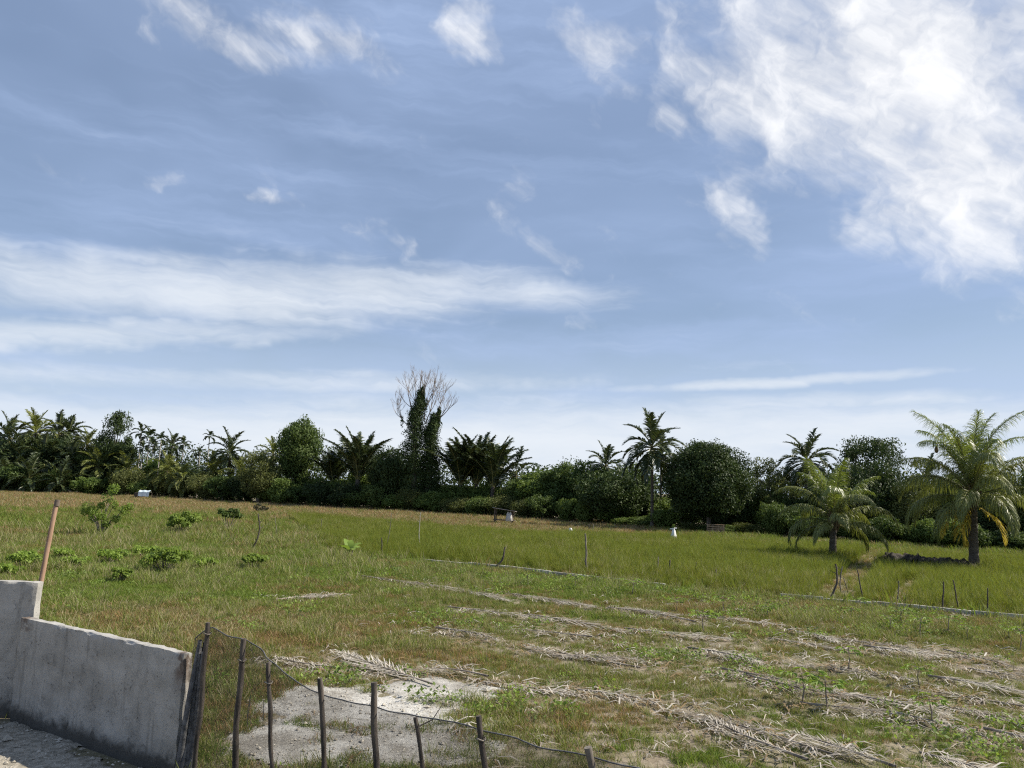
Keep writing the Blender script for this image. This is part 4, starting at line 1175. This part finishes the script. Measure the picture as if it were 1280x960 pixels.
def banana():
    P = gp(435, 700); H = height_of(435, 670, P.y); rg = random.Random(3)
    root = empty('banana_plant', P, 0, 'small young banana plant with bright broad leaves', 'plant')
    mb = MB(); add_tube(mb, [(0, 0, -0.05), (0.02, 0, H * 0.45)], [0.06, 0.04], 8); mb.build('stem', 'rachis', root)
    mb = MB(); add_tube(mb, [(0.1, 0.05, -0.05), (0.14, 0.05, H * 0.4)], [0.04, 0.03], 8); mb.build('dead_sheath', 'stick_dark', root)
    for k in range(7):
        a = (2.9, 0.2, 0.7, 2.2, 5.3, 4.1, 1.3)[k]; up = (0.8, 1.0, 0.7, 1.3, 0.6, 0.9, 1.4)[k]; L = H * rg.uniform(0.55, 0.75); n = 7; vv, ff = [], []
        c = Vector((0, 0, H * 0.4)); e = up
        for i in range(n + 1):
            t = i / n; w = 0.15 * math.sin(math.pi * min(1, 0.06 + t * 0.94)) ** 0.6 * (1 if i < n else 0.1)
            d = Vector((math.cos(a) * math.cos(e), math.sin(a) * math.cos(e), math.sin(e))); s = Vector((-math.sin(a), math.cos(a), 0.25))
            vv += [c - s * w, c + Vector((0, 0, -0.02)), c + Vector((math.sin(a), -math.cos(a), 0.25)) * -w + Vector((0, 0, w * 0.5))]
            c = c + d * L / n; e -= 0.16
        for i in range(n):
            ff += [(i * 3, i * 3 + 1, i * 3 + 4, i * 3 + 3), (i * 3 + 1, i * 3 + 2, i * 3 + 5, i * 3 + 4)]
        MB().add(vv, ff).build('leaf', 'leaf_lime', root, True)
banana()

# ------------------------------------------------------------------ fallen dry palm fronds
DRY = [frond_mesh('dry_frond_%d' % i, 300 + i, 3.0, 0.03, 0.06, 56, (0.95, 0.7, 1.0, 0.85, 0.65, 0.95, 0.9, 0.75, 1.0)[i], 0.024, ('frond_dry', 'rachis_dry'), vee=-0.02, gaps=(0.10, 0.45, 0.2, 0.35, 0.15, 0.5, 0.25, 0.4, 0.12)[i], hang=0.05, base_r=0.035, segs=3, flat=True, twist=0.3) for i in range(9)]
FALL = [  # stalk px, tip px, label
    ((541, 860), (412, 822), 'dry frond at the upper edge of the white sand'), ((610, 852), (540, 838), 'short dry frond scrap right of the sand'),
    ((452, 722), (545, 738), 'dry frond at the far left start of the frond row'), ((520, 730), (650, 752), 'grey dry frond along the far row'), ((640, 745), (740, 762), 'dry frond ending the far row'),
    ((560, 762), (690, 778), 'pale dry frond in the second row, left end'), ((660, 770), (800, 792), 'pale dry frond in the second row, middle'), ((780, 788), (905, 806), 'pale dry frond in the second row, right end'),
    ((545, 790), (630, 804), 'small pale dry frond alone in the grass'), ((870, 780), (785, 764), 'fan-shaped dry frond by the lime weeds'), ((760, 762), (850, 775), 'dry frond behind the fan-shaped one'), ((860, 770), (985, 785), 'dry frond reaching towards the edging strip'),
    ((800, 838), (650, 812), 'dry frond around the yellow grass clump'), ((690, 822), (800, 828), 'dry frond crossing the yellow grass clump'),
    ((605, 856), (735, 872), 'dry frond right of the sand, partly in grass'), ((720, 866), (830, 880), 'dry frond scrap in reddish grass'),
    ((1045, 950), (858, 888), 'large pale frond in the foreground, leaflets combed to one side'), ((1010, 958), (862, 908), 'large pale frond lying parallel below the first'), ((1120, 968), (985, 925), 'dry frond at the lower right corner of the pale heap'),
    ((930, 848), (1060, 884), 'dark-shadowed dry frond above the pale heap'), ((900, 842), (1000, 862), 'small dry frond in the middle grass'),
    ((985, 790), (1060, 806), 'bright white frond by the seedlings'), ((960, 800), (1080, 818), 'dry frond under the bright white one'), ((1040, 800), (1200, 822), 'long dry frond in the upper right row'), ((1180, 815), (1290, 842), 'dry frond at the right edge of the upper row'), ((1080, 812), (1180, 830), 'dry frond in the middle of the upper right row'),
    ((1050, 836), (1180, 858), 'dark dry frond in the third right-hand row'), ((1160, 850), (1300, 874), 'dry frond at the end of the third right-hand row'), ((1210, 838), (1300, 856), 'dry frond crossing at the right edge'),
    ((1290, 888), (1130, 862), 'dry frond with curled leaflets at the right edge'), ((1020, 866), (1190, 892), 'broad pale frond in the fourth right-hand row'), ((1170, 884), (1310, 912), 'broad pale frond at the right end of the fourth row'),
    ((1100, 892), (1240, 925), 'long frond with dark stalk in the right foreground'), ((1230, 918), (1330, 944), 'pale frond stalk running out at the lower right'), ((1000, 884), (1120, 902), 'dry frond among the seedlings in the right foreground'),
    ((420, 838), (330, 830), 'dry frond lying behind the fence net'), ((345, 752), (420, 745), 'pale dry twig-like frond in the left grass'), ((1090, 845), (985, 828), 'dry frond between the third and upper rows'),
    ((740, 800), (640, 790), 'grey frond half hidden in the middle grass'), ((860, 815), (960, 832), 'dry frond half hidden right of the middle grass'), ((1150, 945), (1290, 985), 'dry frond at the bottom right edge'),
]
SEG = []
rg = random.Random(15)
for k, (a, b, lab) in enumerate(FALL):
    A, B = gp(*a), gp(*b); dv = B - A; L = min(max(dv.length, 1.2), 4.2); sc = L / 3.0
    SEG.append((A.x, A.y, A.x + dv.normalized().x * L, A.y + dv.normalized().y * L))
    A.z = rg.uniform(-0.045, -0.005)
    o = empty('dry_palm_frond', A, math.atan2(dv.y, dv.x) + rg.uniform(-0.05, 0.05), lab, 'palm frond', 'dry palm fronds lying on the grass', (sc, rg.uniform(0.55, 1.0) * max(0.75, min(1.1, sc)), rg.uniform(0.7, 1.2)))
    link('stalk', DRY[k * 5 % 9][1], o); link('leaflets', DRY[k * 5 % 9][0], o)
SEG = np.array(SEG)


# yellow-green seedlings (spindly stem with a whorl of leaves)
SEED = [(958, 772), (985, 760), (1065, 775), (1112, 788), (1150, 797), (1185, 792), (1128, 782), (1262, 800), (1275, 812), (1075, 765), (880, 790), (845, 765), (720, 738), (790, 745), (660, 735), (1002, 880), (1035, 890), (1150, 860), (1165, 905),
        (905, 770), (1060, 840), (1210, 800)]
seed_meshes = []
for s in range(4):
    rg = np.random.default_rng(50 + s); mb, tb = MB(), MB()
    h = 0.38; add_tube(tb, [(0, 0, -0.03), (0.03, 0.0, h * 0.5), (0.0, 0.03, h)], [0.012, 0.009, 0.006], 5)
    for j in range(9):
        a = j * 2.4; c = np.array([0, 0.02, h * (0.75 + 0.03 * j)]); e = c + np.array([math.cos(a), math.sin(a), 0.25]) * rg.uniform(0.12, 0.2)
        add_tube(tb, [c, e], [0.004, 0.003], 3)
        for b in np.linspace(-1.1, 1.1, 5):
            d = np.array([math.cos(a + b), math.sin(a + b), -0.15]); L = rg.uniform(0.08, 0.13); w = np.array([-math.sin(a + b), math.cos(a + b), 0.1]) * 0.022
            m = e + d * L * 0.5 + np.array([0, 0, 0.01]); t = e + d * L + np.array([0, 0, -0.02])
            mb.add([e, m - w, t, m + w], [(0, 1, 2), (0, 2, 3)])
    seed_meshes.append((tb.mesh('seedling_stem', 'twig'), mb.mesh('seedling_leaves', 'leaf_lime')))
used_l, SZ = [], ('small', 'spindly', 'leafy', 'pale')
def seed_label(a, b):
    n = min(FALL, key=lambda f_: math.hypot((f_[0][0] + f_[1][0]) / 2 - a, 2 * ((f_[0][1] + f_[1][1]) / 2 - b)))
    side = 'behind' if b < (n[0][1] + n[1][1]) / 2 else 'in front of'
    side = {'behind': rg.choice(('just behind', 'behind')), 'in front of': 'in front of'}[side]
    lb = '%s yellow-green seedling %s the %s' % (SZ[len(used_l) % 4], side, n[2]); used_l.append(lb)
    return lb


rg = random.Random(8)
for k, (a, b) in enumerate(SEED):
    sc = rg.uniform(0.8, 1.35)
    o = empty('seedling', gp(a, b), rg.uniform(0, 6.28), seed_label(a, b), 'seedling', 'seedlings among the dry fronds', (sc, sc, sc * rg.uniform(0.8, 1.1)))
    link('stem', seed_meshes[k % 4][0], o); link('leaves', seed_meshes[k % 4][1], o)

def seg_dist(x, y):
    d = np.full(len(x), 99.0)
    for ax, ay, bx, by in SEG:
        vx, vy = bx - ax, by - ay; t = np.clip(((x - ax) * vx + (y - ay) * vy) / (vx * vx + vy * vy), 0, 1)
        d = np.minimum(d, np.hypot(x - ax - t * vx, y - ay - t * vy))
    return d


# ------------------------------------------------------------------ grass, rice, litter (uncountable: scattered)
def tuft(name, seed, n, rad, h, width, mats, lean=0.5, mix=None, bend=0.6):
    rg = np.random.default_rng(seed); mb = MB(); mix = mix or [1.0]
    for mi, share in enumerate(mix):
        m = max(1, int(n * share))
        a = rg.uniform(0, 6.283, m); r = rad * np.sqrt(rg.uniform(0, 1, m))
        base = np.stack([np.cos(a) * r, np.sin(a) * r, np.full(m, -0.02)], 1)
        th = rg.uniform(0, 6.283, m); ln = rg.uniform(0.15, 1.0, m) * lean; H = h * rg.uniform(0.45, 1.15, m)
        d1 = np.stack([np.cos(th) * ln, np.sin(th) * ln, np.ones(m)], 1); d1 = unit(d1)
        d2 = unit(d1 + np.stack([np.cos(th), np.sin(th), -0.5 * np.ones(m)], 1) * (bend * rg.uniform(0.2, 1.2, m))[:, None])
        tw = rg.uniform(0, 6.283, m); s = np.stack([np.cos(tw), np.sin(tw), np.zeros(m)], 1) * (width * rg.uniform(0.6, 1.2, m) / 2)[:, None]
        mid = base + d1 * (H * 0.55)[:, None]; tip = mid + d2 * (H * 0.5)[:, None]
        v = np.stack([base - s, base + s, mid + s * 0.85, mid - s * 0.85, tip], 1).reshape(-1, 3)
        b = np.arange(m)[:, None] * 5
        mb.add(v, b + np.array([[0, 1, 2, 3]]), mi); mb.add(v[:0].reshape(0, 3), np.zeros((0, 3), int), mi)
        mb.f.append(b + np.array([[3, 2, 4]]) + mb.n - len(v)); mb.m.append(np.full(m, mi)); mb.v.append(np.zeros((0, 3)))
    return bpy.data.objects.new(name, mb.mesh(name, mats))


def scatter(name, label, cat, x, y, scl, rot, pick, protos, z=None):
    me = bpy.data.meshes.new(name); n = len(x)
    me.vertices.add(n)
    me.vertices.foreach_set('co', np.stack([x, y, np.zeros(n) if z is None else z], 1).ravel().astype(np.float32))
    for nm, arr, ty in (('scl', scl, 'FLOAT'), ('rot', rot, 'FLOAT'), ('pick', pick, 'INT')):
        at = me.attributes.new(nm, ty, 'POINT'); at.data.foreach_set('value', arr.astype(np.int32 if ty == 'INT' else np.float32))
    o = link(name, me); tag(o, label, cat, kind='stuff')
    g = bpy.data.node_groups.new(name + '_scatter', 'GeometryNodeTree')
    g.interface.new_socket('Geometry', in_out='INPUT', socket_type='NodeSocketGeometry'); g.interface.new_socket('Geometry', in_out='OUTPUT', socket_type='NodeSocketGeometry')
    gi, go = g.nodes.new('NodeGroupInput'), g.nodes.new('NodeGroupOutput')
    ip = g.nodes.new('GeometryNodeInstanceOnPoints'); jn = g.nodes.new('GeometryNodeJoinGeometry')
    for p in reversed(protos):
        oi = g.nodes.new('GeometryNodeObjectInfo'); oi.inputs['Object'].default_value = p; oi.inputs['As Instance'].default_value = True
        g.links.new(oi.outputs['Geometry'], jn.inputs[0])
    def attr(nm, ty):
        a = g.nodes.new('GeometryNodeInputNamedAttribute'); a.data_type = ty; a.inputs[0].default_value = nm; return a.outputs[0]
    cx = g.nodes.new('ShaderNodeCombineXYZ'); g.links.new(attr('rot', 'FLOAT'), cx.inputs[2])
    e2r = g.nodes.new('FunctionNodeEulerToRotation'); g.links.new(cx.outputs[0], e2r.inputs[0])
    g.links.new(gi.outputs[0], ip.inputs['Points']); g.links.new(jn.outputs[0], ip.inputs['Instance'])
    ip.inputs['Pick Instance'].default_value = True
    g.links.new(attr('pick', 'INT'), ip.inputs['Instance Index']); g.links.new(e2r.outputs[0], ip.inputs['Rotation']); g.links.new(attr('scl', 'FLOAT'), ip.inputs['Scale'])
    g.links.new(ip.outputs[0], go.inputs[0])
    md = o.modifiers.new('scatter', 'NODES'); md.node_group = g
    return o


rng = np.random.default_rng(99)
def polar(n, r0, r1, half=44, power=1.0):
    """Points in front of the viewer; power 2 = even over the ground, lower = denser nearby."""
    r = (r0 ** power + (r1 ** power - r0 ** power) * rng.uniform(0, 1, n)) ** (1 / power); a = R(half) * rng.uniform(-1, 1, n)
    return r * np.sin(a), r * np.cos(a)


paths = [[(1150, 664), (1110, 682), (1085, 700), (1068, 722), (1045, 748)], [(1142, 728), (1130, 742), (1118, 756)]]
PSEG = [(gp(*a), gp(*b), w) for pl, w in zip(paths, (0.55, 0.3)) for a, b in zip(pl[:-1], pl[1:])]
def path_dist(x, y):
    d = np.full(len(x), 99.0)
    for a, b, w in PSEG:
        vx, vy = b.x - a.x, b.y - a.y; t = np.clip(((x - a.x) * vx + (y - a.y) * vy) / (vx * vx + vy * vy), 0, 1)
        d = np.minimum(d, np.hypot(x - a.x - t * vx, y - a.y - t * vy) / w)
    return d
ridge_ends = (gp(1118, 706), gp(1205, 716))


def blob(x, y, lst):
    s = np.zeros(len(x))
    for px, py, rx, ry in lst:
        c = gp(px, py); s = np.maximum(s, np.exp(-((x - c.x) / rx) ** 2 - ((y - c.y) / ry) ** 2))
    return s


def clear(x, y):
    """Where nothing may grow: sand, gravel, the wall."""
    w = ((x - P1.x) * WN.x + (y - P1.y) * WN.y)
    return ((in_sand(x, y) > 0.12 - 1.1 * (fbm(x * 2.5, y * 2.5, 40) - 0.5)) & (fbm(x * 1.7, y * 1.7, 41) < 0.72)) | ((w > -0.08) & (x < P2.x + 0.1))


rice_left = line_fn([(330, 676), (420, 690), (470, 700)])
# --- near and middle meadow: short mixed grass
x, y = polar(105000, 4.5, 48, 45, 1.35)
sd = seg_dist(x, y)
rice_zone = (y > strip_y(x) + 0.15) & (x > gp(470, 700).x - 1.0 - (y - 30) * 0.35)
bare = fbm(x * 0.55, y * 0.55, 60) * 0.7 + fbm(x * 2.2, y * 2.2, 61) * 0.3
right = np.clip((x + 1.5) / 4.0, 0, 1)
keep = ~clear(x, y) & ~rice_zone & (rng.uniform(0, 1, len(x)) > np.where(sd < 0.30, 0.55, 0.0)) & (rng.uniform(0, 1, len(x)) > np.clip((bare - 0.52) * 3.4, 0, 0.72) * (0.35 + 0.65 * right))
x, y = x[keep], y[keep]
fine = fbm(x * 0.9, y * 0.9, 70) * 0.65 + fbm(x * 3, y * 3, 71) * 0.35
brown = np.clip((fine - 0.52) * 5 + 0.3, 0, 1)
brown = np.maximum(brown * 0.62, blob(x, y, [(290, 800, 2.3, 2.2), (430, 790, 2.0, 2.6), (540, 818, 1.3, 1.2), (350, 780, 3, 2), (770, 890, 1.2, 0.8), (860, 760, 2, 1), (950, 760, 2.2, 1.2), (180, 770, 1.8, 1.5), (690, 895, .7, .7)]) * 0.95)
brown *= 1 - 0.85 * blob(x, y, [(240, 725, 4, 3.5), (700, 730, 3.5, 1.6), (520, 720, 2.5, 1.5), (560, 745, 2, 1), (120, 740, 2.5, 3), (1000, 935, 1, .5), (1180, 940, 1.5, .5)])
u = rng.uniform(0, 1, len(x)); red = fbm(x * 0.8, y * 0.8, 90)
lush = blob(x, y, [(240, 715, 5, 5), (560, 700, 3, 2.5), (120, 700, 4, 4), (400, 700, 4, 4), (640, 730, 3, 1.5), (760, 738, 3, 1.3)]) + np.clip((fbm(x * .4, y * .4, 88) - 0.5) * 3, 0, 1)
pick = np.where(u < brown, np.where(red > 0.52, 4, 3), np.where(rng.uniform(0, 1, len(x)) < lush * 0.7, 2, np.where(rng.uniform(0, 1, len(x)) < 0.5, 0, 1)))
pick = np.where(rng.uniform(0, 1, len(x)) < 0.03 + 0.16 * np.clip((fbm(x * .5, y * .5, 131) - .5) * 4, 0, 1), 5, pick)
hs = 0.75 + 0.9 * fbm(x * 0.6, y * 0.6, 95) * rng.uniform(0.6, 1.3, len(x)); hs *= np.clip(0.6 + (y - 10) / 40, 0.6, 1.4) * np.where(x < -3, 1.15, 0.9) * np.where(seg_dist(x, y) < 0.8, 0.7, 1.0)
prot = [tuft('tuft_green', 1, 46, 0.16, 0.13, 0.010, ['blade_green', 'blade_straw'], 1.0, [0.82, 0.18]), tuft('tuft_mixed', 2, 46, 0.17, 0.14, 0.010, ['blade_green', 'blade_brown'], 1.1, [0.6, 0.4]),
        tuft('tuft_lush', 3, 52, 0.15, 0.16, 0.012, ['blade_lush', 'blade_green'], 0.9, [0.7, 0.3]), tuft('tuft_brown', 4, 50, 0.17, 0.16, 0.009, ['blade_brown', 'blade_straw', 'blade_green'], 1.0, [0.5, 0.2, 0.3]),
        tuft('tuft_rust', 5, 50, 0.17, 0.17, 0.009, ['blade_rust', 'blade_brown', 'blade_green'], 0.9, [0.4, 0.25, 0.35]), tuft('tuft_tall', 6, 34, 0.12, 0.34, 0.010, ['blade_green', 'blade_straw'], 0.7, [0.65, 0.35])]
ex_ = rng.uniform(E[0].x - 3, E[-1].x, 420); x = np.concatenate([x, ex_]); y = np.concatenate([y, strip_y(ex_) - np.abs(rng.normal(0.12, 0.18, 420))])
pick = np.concatenate([pick, rng.choice([5, 0, 0, 2, 3], 420)]); hs = np.concatenate([hs, rng.uniform(0.4, 0.9, 420)])
scatter('meadow_grass', 'short patchy green and brown grass covering the near field', 'grass', x, y, hs, rng.uniform(0, 6.28, len(x)), pick, prot)

# --- low creeping broad-leaved weeds
x, y = polar(9000, 6, 34, 45, 1.4)
wm = np.maximum(blob(x, y, [(700, 728, 3.2, 1.3), (800, 742, 2.5, 1.0), (520, 716, 2, 1.0), (620, 722, 2, 1), (205, 720, 3, 2.5), (1120, 790, 1.6, .7), (960, 765, 1.4, .6), (640, 890, .7, .4), (420, 850, .5, .3)]), np.clip((fbm(x * .7, y * .7, 120) - 0.56) * 4, 0, 0.6))
k = (rng.uniform(0, 1, len(x)) < wm) & ~clear(x, y) & (y < strip_y(x) - 0.1); x, y = x[k], y[k]
def weed(seed, mat):
    rg = np.random.default_rng(seed); mb = MB(); n = 40
    a = rg.uniform(0, 6.28, n); r = 0.20 * np.sqrt(rg.uniform(0, 1, n)); pos = np.stack([np.cos(a) * r, np.sin(a) * r, rg.uniform(0.03, 0.16, n)], 1)
    leaves(mb, rg, pos, np.zeros((n, 3)), 0.045, aspect=0.7, rand=0.4, up=0.9); return bpy.data.objects.new('weed', mb.mesh('weed', mat))
scatter('low_weeds', 'low creeping broad-leaved weeds between the grass', 'weeds', x, y, rng.uniform(0.7, 1.4, len(x)), rng.uniform(0, 6.28, len(x)), rng.integers(0, 3, len(x)), [weed(1, 'leaf_lime'), weed(2, 'leaf_light'), weed(3, 'leaf_lime')])

# --- far meadow on the left and the dry brown band before the trees
x, y = polar(70000, 24, 150, 46, 1.5)
rice_zone = (y > strip_y(x) + 0.15) & (x > gp(470, 700).x - 1.0 - (y - 30) * 0.35) & (y < band_y(x))
k = ~rice_zone & (y < tree_y(x) + 3) & (y > strip_y(x)); x, y = x[k], y[k]
far_brown = 1 / (1 + np.exp(-(y - band_y(x) - 2.0 + (fbm(x * .12, y * .12, 7) - .5) * 16) / 2.5)) * np.clip((gp(850, 662).x - x) / 6 + 0.25, 0.1, 1)
mott = np.clip((fbm(x * 0.22, y * 0.3, 31) - 0.5) * 4, 0, 0.75)
u = rng.uniform(0, 1, len(x)); pb_ = np.maximum(far_brown * 0.93, mott * 0.55)
pick = np.where(u < pb_, np.where(rng.uniform(0, 1, len(x)) < 0.55, 1, 2), np.where(rng.uniform(0, 1, len(x)) < 0.6, 0, 3))
fp = [tuft('far_green', 11, 50, 0.32, 0.34, 0.022, ['blade_lush', 'blade_green'], 0.7, [0.5, 0.5]), tuft('far_rust', 12, 50, 0.34, 0.30, 0.022, ['blade_rust', 'blade_straw', 'blade_green'], 0.7, [0.55, 0.25, 0.2]),
      tuft('far_brown', 13, 50, 0.34, 0.32, 0.022, ['blade_brown', 'blade_straw', 'blade_green'], 0.7, [0.5, 0.25, 0.25]), tuft('far_mixed', 14, 50, 0.34, 0.36, 0.022, ['blade_green', 'blade_brown'], 0.7, [0.7, 0.3])]
scatter('far_grass', 'longer green and rust-brown grass of the far field', 'grass', x, y, rng.uniform(0.6, 1.4, len(x)) * (0.45 + 1.1 * fbm(x * .3, y * .3, 8)), rng.uniform(0, 6.28, len(x)), pick, fp)

# --- rice
x, y = polar(95000, 19, 100, 46, 1.55)
pdist = path_dist(x, y) + 0.9 * (fbm(x * 1.1, y * 1.1, 54) - 0.5)
bx, by_ = ridge_ends[0].x, ridge_ends[0].y; vx, vy = ridge_ends[1].x - bx, ridge_ends[1].y - by_
bt = np.clip(((x - bx) * vx + (y - by_) * vy) / (vx * vx + vy * vy), 0, 1); bd = np.hypot(x - bx - bt * vx, y - by_ - bt * vy)
k = (y > strip_y(x) + 0.35) & (x > gp(470, 700).x - 1.0 - (y - 30) * 0.35) & (y < band_y(x) + 0.5) & (y < tree_y(x) - 1.0) & ((pdist + 1.2 * (fbm(x * 1.3, y * 1.3, 53) - 0.5) > 0.9) | (rng.uniform(0, 1, len(x)) < 0.85)) & ((bd > 0.6) & ~((bt > 0.02) & (bt < 0.95) & (y < by_ + vy * bt) & (bd < 1.5)))
x, y, pdist = x[k], y[k], pdist[k]
f = fbm(x * 0.25, y * 0.25, 51); u = rng.uniform(0, 1, len(x))
pick = np.where((pdist < 1.0) & (u < 0.8), np.where(u < 0.62, 3, 4), np.where(u < np.clip((f - 0.42) * 2.6, 0, 0.55), 1, np.where(u > 0.93, 2, 0)))
hs = (0.72 + 0.5 * fbm(x * 0.5, y * 0.5, 52)) * rng.uniform(0.8, 1.15, len(x)) * np.where(pdist < 1.2, 0.5, 1.0) * np.clip(0.55 + (y - strip_y(x)) * 0.25, 0.5, 1.0)
rp = [tuft('rice_green', 21, 66, 0.20, 0.58, 0.012, ['blade_rice', 'blade_lush'], 0.35, [0.7, 0.3], 0.5), tuft('rice_yellow', 22, 66, 0.20, 0.58, 0.012, ['blade_rice', 'blade_straw'], 0.38, [0.75, 0.25], 0.6),
      tuft('rice_tall', 23, 54, 0.18, 0.68, 0.012, ['blade_rice'], 0.3, [1.0], 0.5), tuft('trampled', 24, 44, 0.25, 0.42, 0.018, ['blade_straw', 'blade_brown', 'blade_rice'], 1.3, [0.35, 0.2, 0.45]),
      tuft('trampled_rust', 25, 44, 0.25, 0.42, 0.018, ['blade_rust', 'blade_straw'], 1.3, [0.6, 0.4])]
scatter('rice', 'tall green rice filling the field behind the edging strip', 'rice', x, y, hs, rng.uniform(0, 6.28, len(x)), pick, rp)
# low raised ridge in a near-black tone, in the rice beside the large palm
def in_ridge(x, y):
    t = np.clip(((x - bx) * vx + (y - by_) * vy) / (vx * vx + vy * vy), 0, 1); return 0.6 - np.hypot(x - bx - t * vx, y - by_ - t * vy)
b2 = heightfield('dark_ridge', in_ridge, min(bx, ridge_ends[1].x) - 1.5, ridge_ends[1].x + 1.5, min(by_, ridge_ends[1].y) - 1.5, max(by_, ridge_ends[1].y) + 1.5, 0.08, 0.62, 'ridge_dark', 33)
tag(b2, 'low dark ridge in the rice left of the large palm', 'bank', kind='structure')

# --- straw litter round the fallen fronds
n = 1300; s = rng.integers(0, len(SEG), n); t = rng.uniform(-0.05, 1.1, n)
x = SEG[s, 0] + (SEG[s, 2] - SEG[s, 0]) * t + rng.normal(0, 0.22, n); y = SEG[s, 1] + (SEG[s, 3] - SEG[s, 1]) * t + rng.normal(0, 0.22, n)
x2, y2 = polar(2200, 6, 26, 44, 1.4); kk = (fbm(x2 * .55, y2 * .55, 60) > 0.5) & (x2 > -3); x, y = np.concatenate([x, x2[kk]]), np.concatenate([y, y2[kk]])
k = ~clear(x, y); x, y = x[k], y[k]
def litter(seed, mat):
    rg = np.random.default_rng(seed); mb = MB()
    for _ in range(4):
        a = rg.uniform(0, 6.28); L = rg.uniform(0.10, 0.30); c = np.array([rg.normal(0, 0.1), rg.normal(0, 0.1), rg.uniform(0.015, 0.05)]); d = np.array([math.cos(a), math.sin(a), rg.uniform(-0.02, 0.12)]) * L; w = np.array([-math.sin(a), math.cos(a), 0.2]) * rg.uniform(0.004, 0.009)
        mb.add([c - w, c + w, c + d * 0.5 + w * 1.2 + np.array([0, 0, 0.03]), c + d * 0.5 - w * 1.2 + np.array([0, 0, 0.03]), c + d], [(0, 1, 2, 3)]); mb.v.append(np.zeros((0, 3))); mb.f.append(np.array([[3, 2, 4]]) + mb.n - 5); mb.m.append(np.array([0]))
    return bpy.data.objects.new('litter', mb.mesh('litter', mat))
scatter('dry_leaf_litter', 'pale dry leaf scraps and straw littering the ground around the fronds', 'litter', x, y, rng.uniform(0.7, 1.3, len(x)), rng.uniform(0, 6.28, len(x)), rng.integers(0, 4, len(x)), [litter(1, 'frond_dry'), litter(2, 'frond_dry'), litter(3, 'rachis_dry'), litter(4, 'blade_brown')])
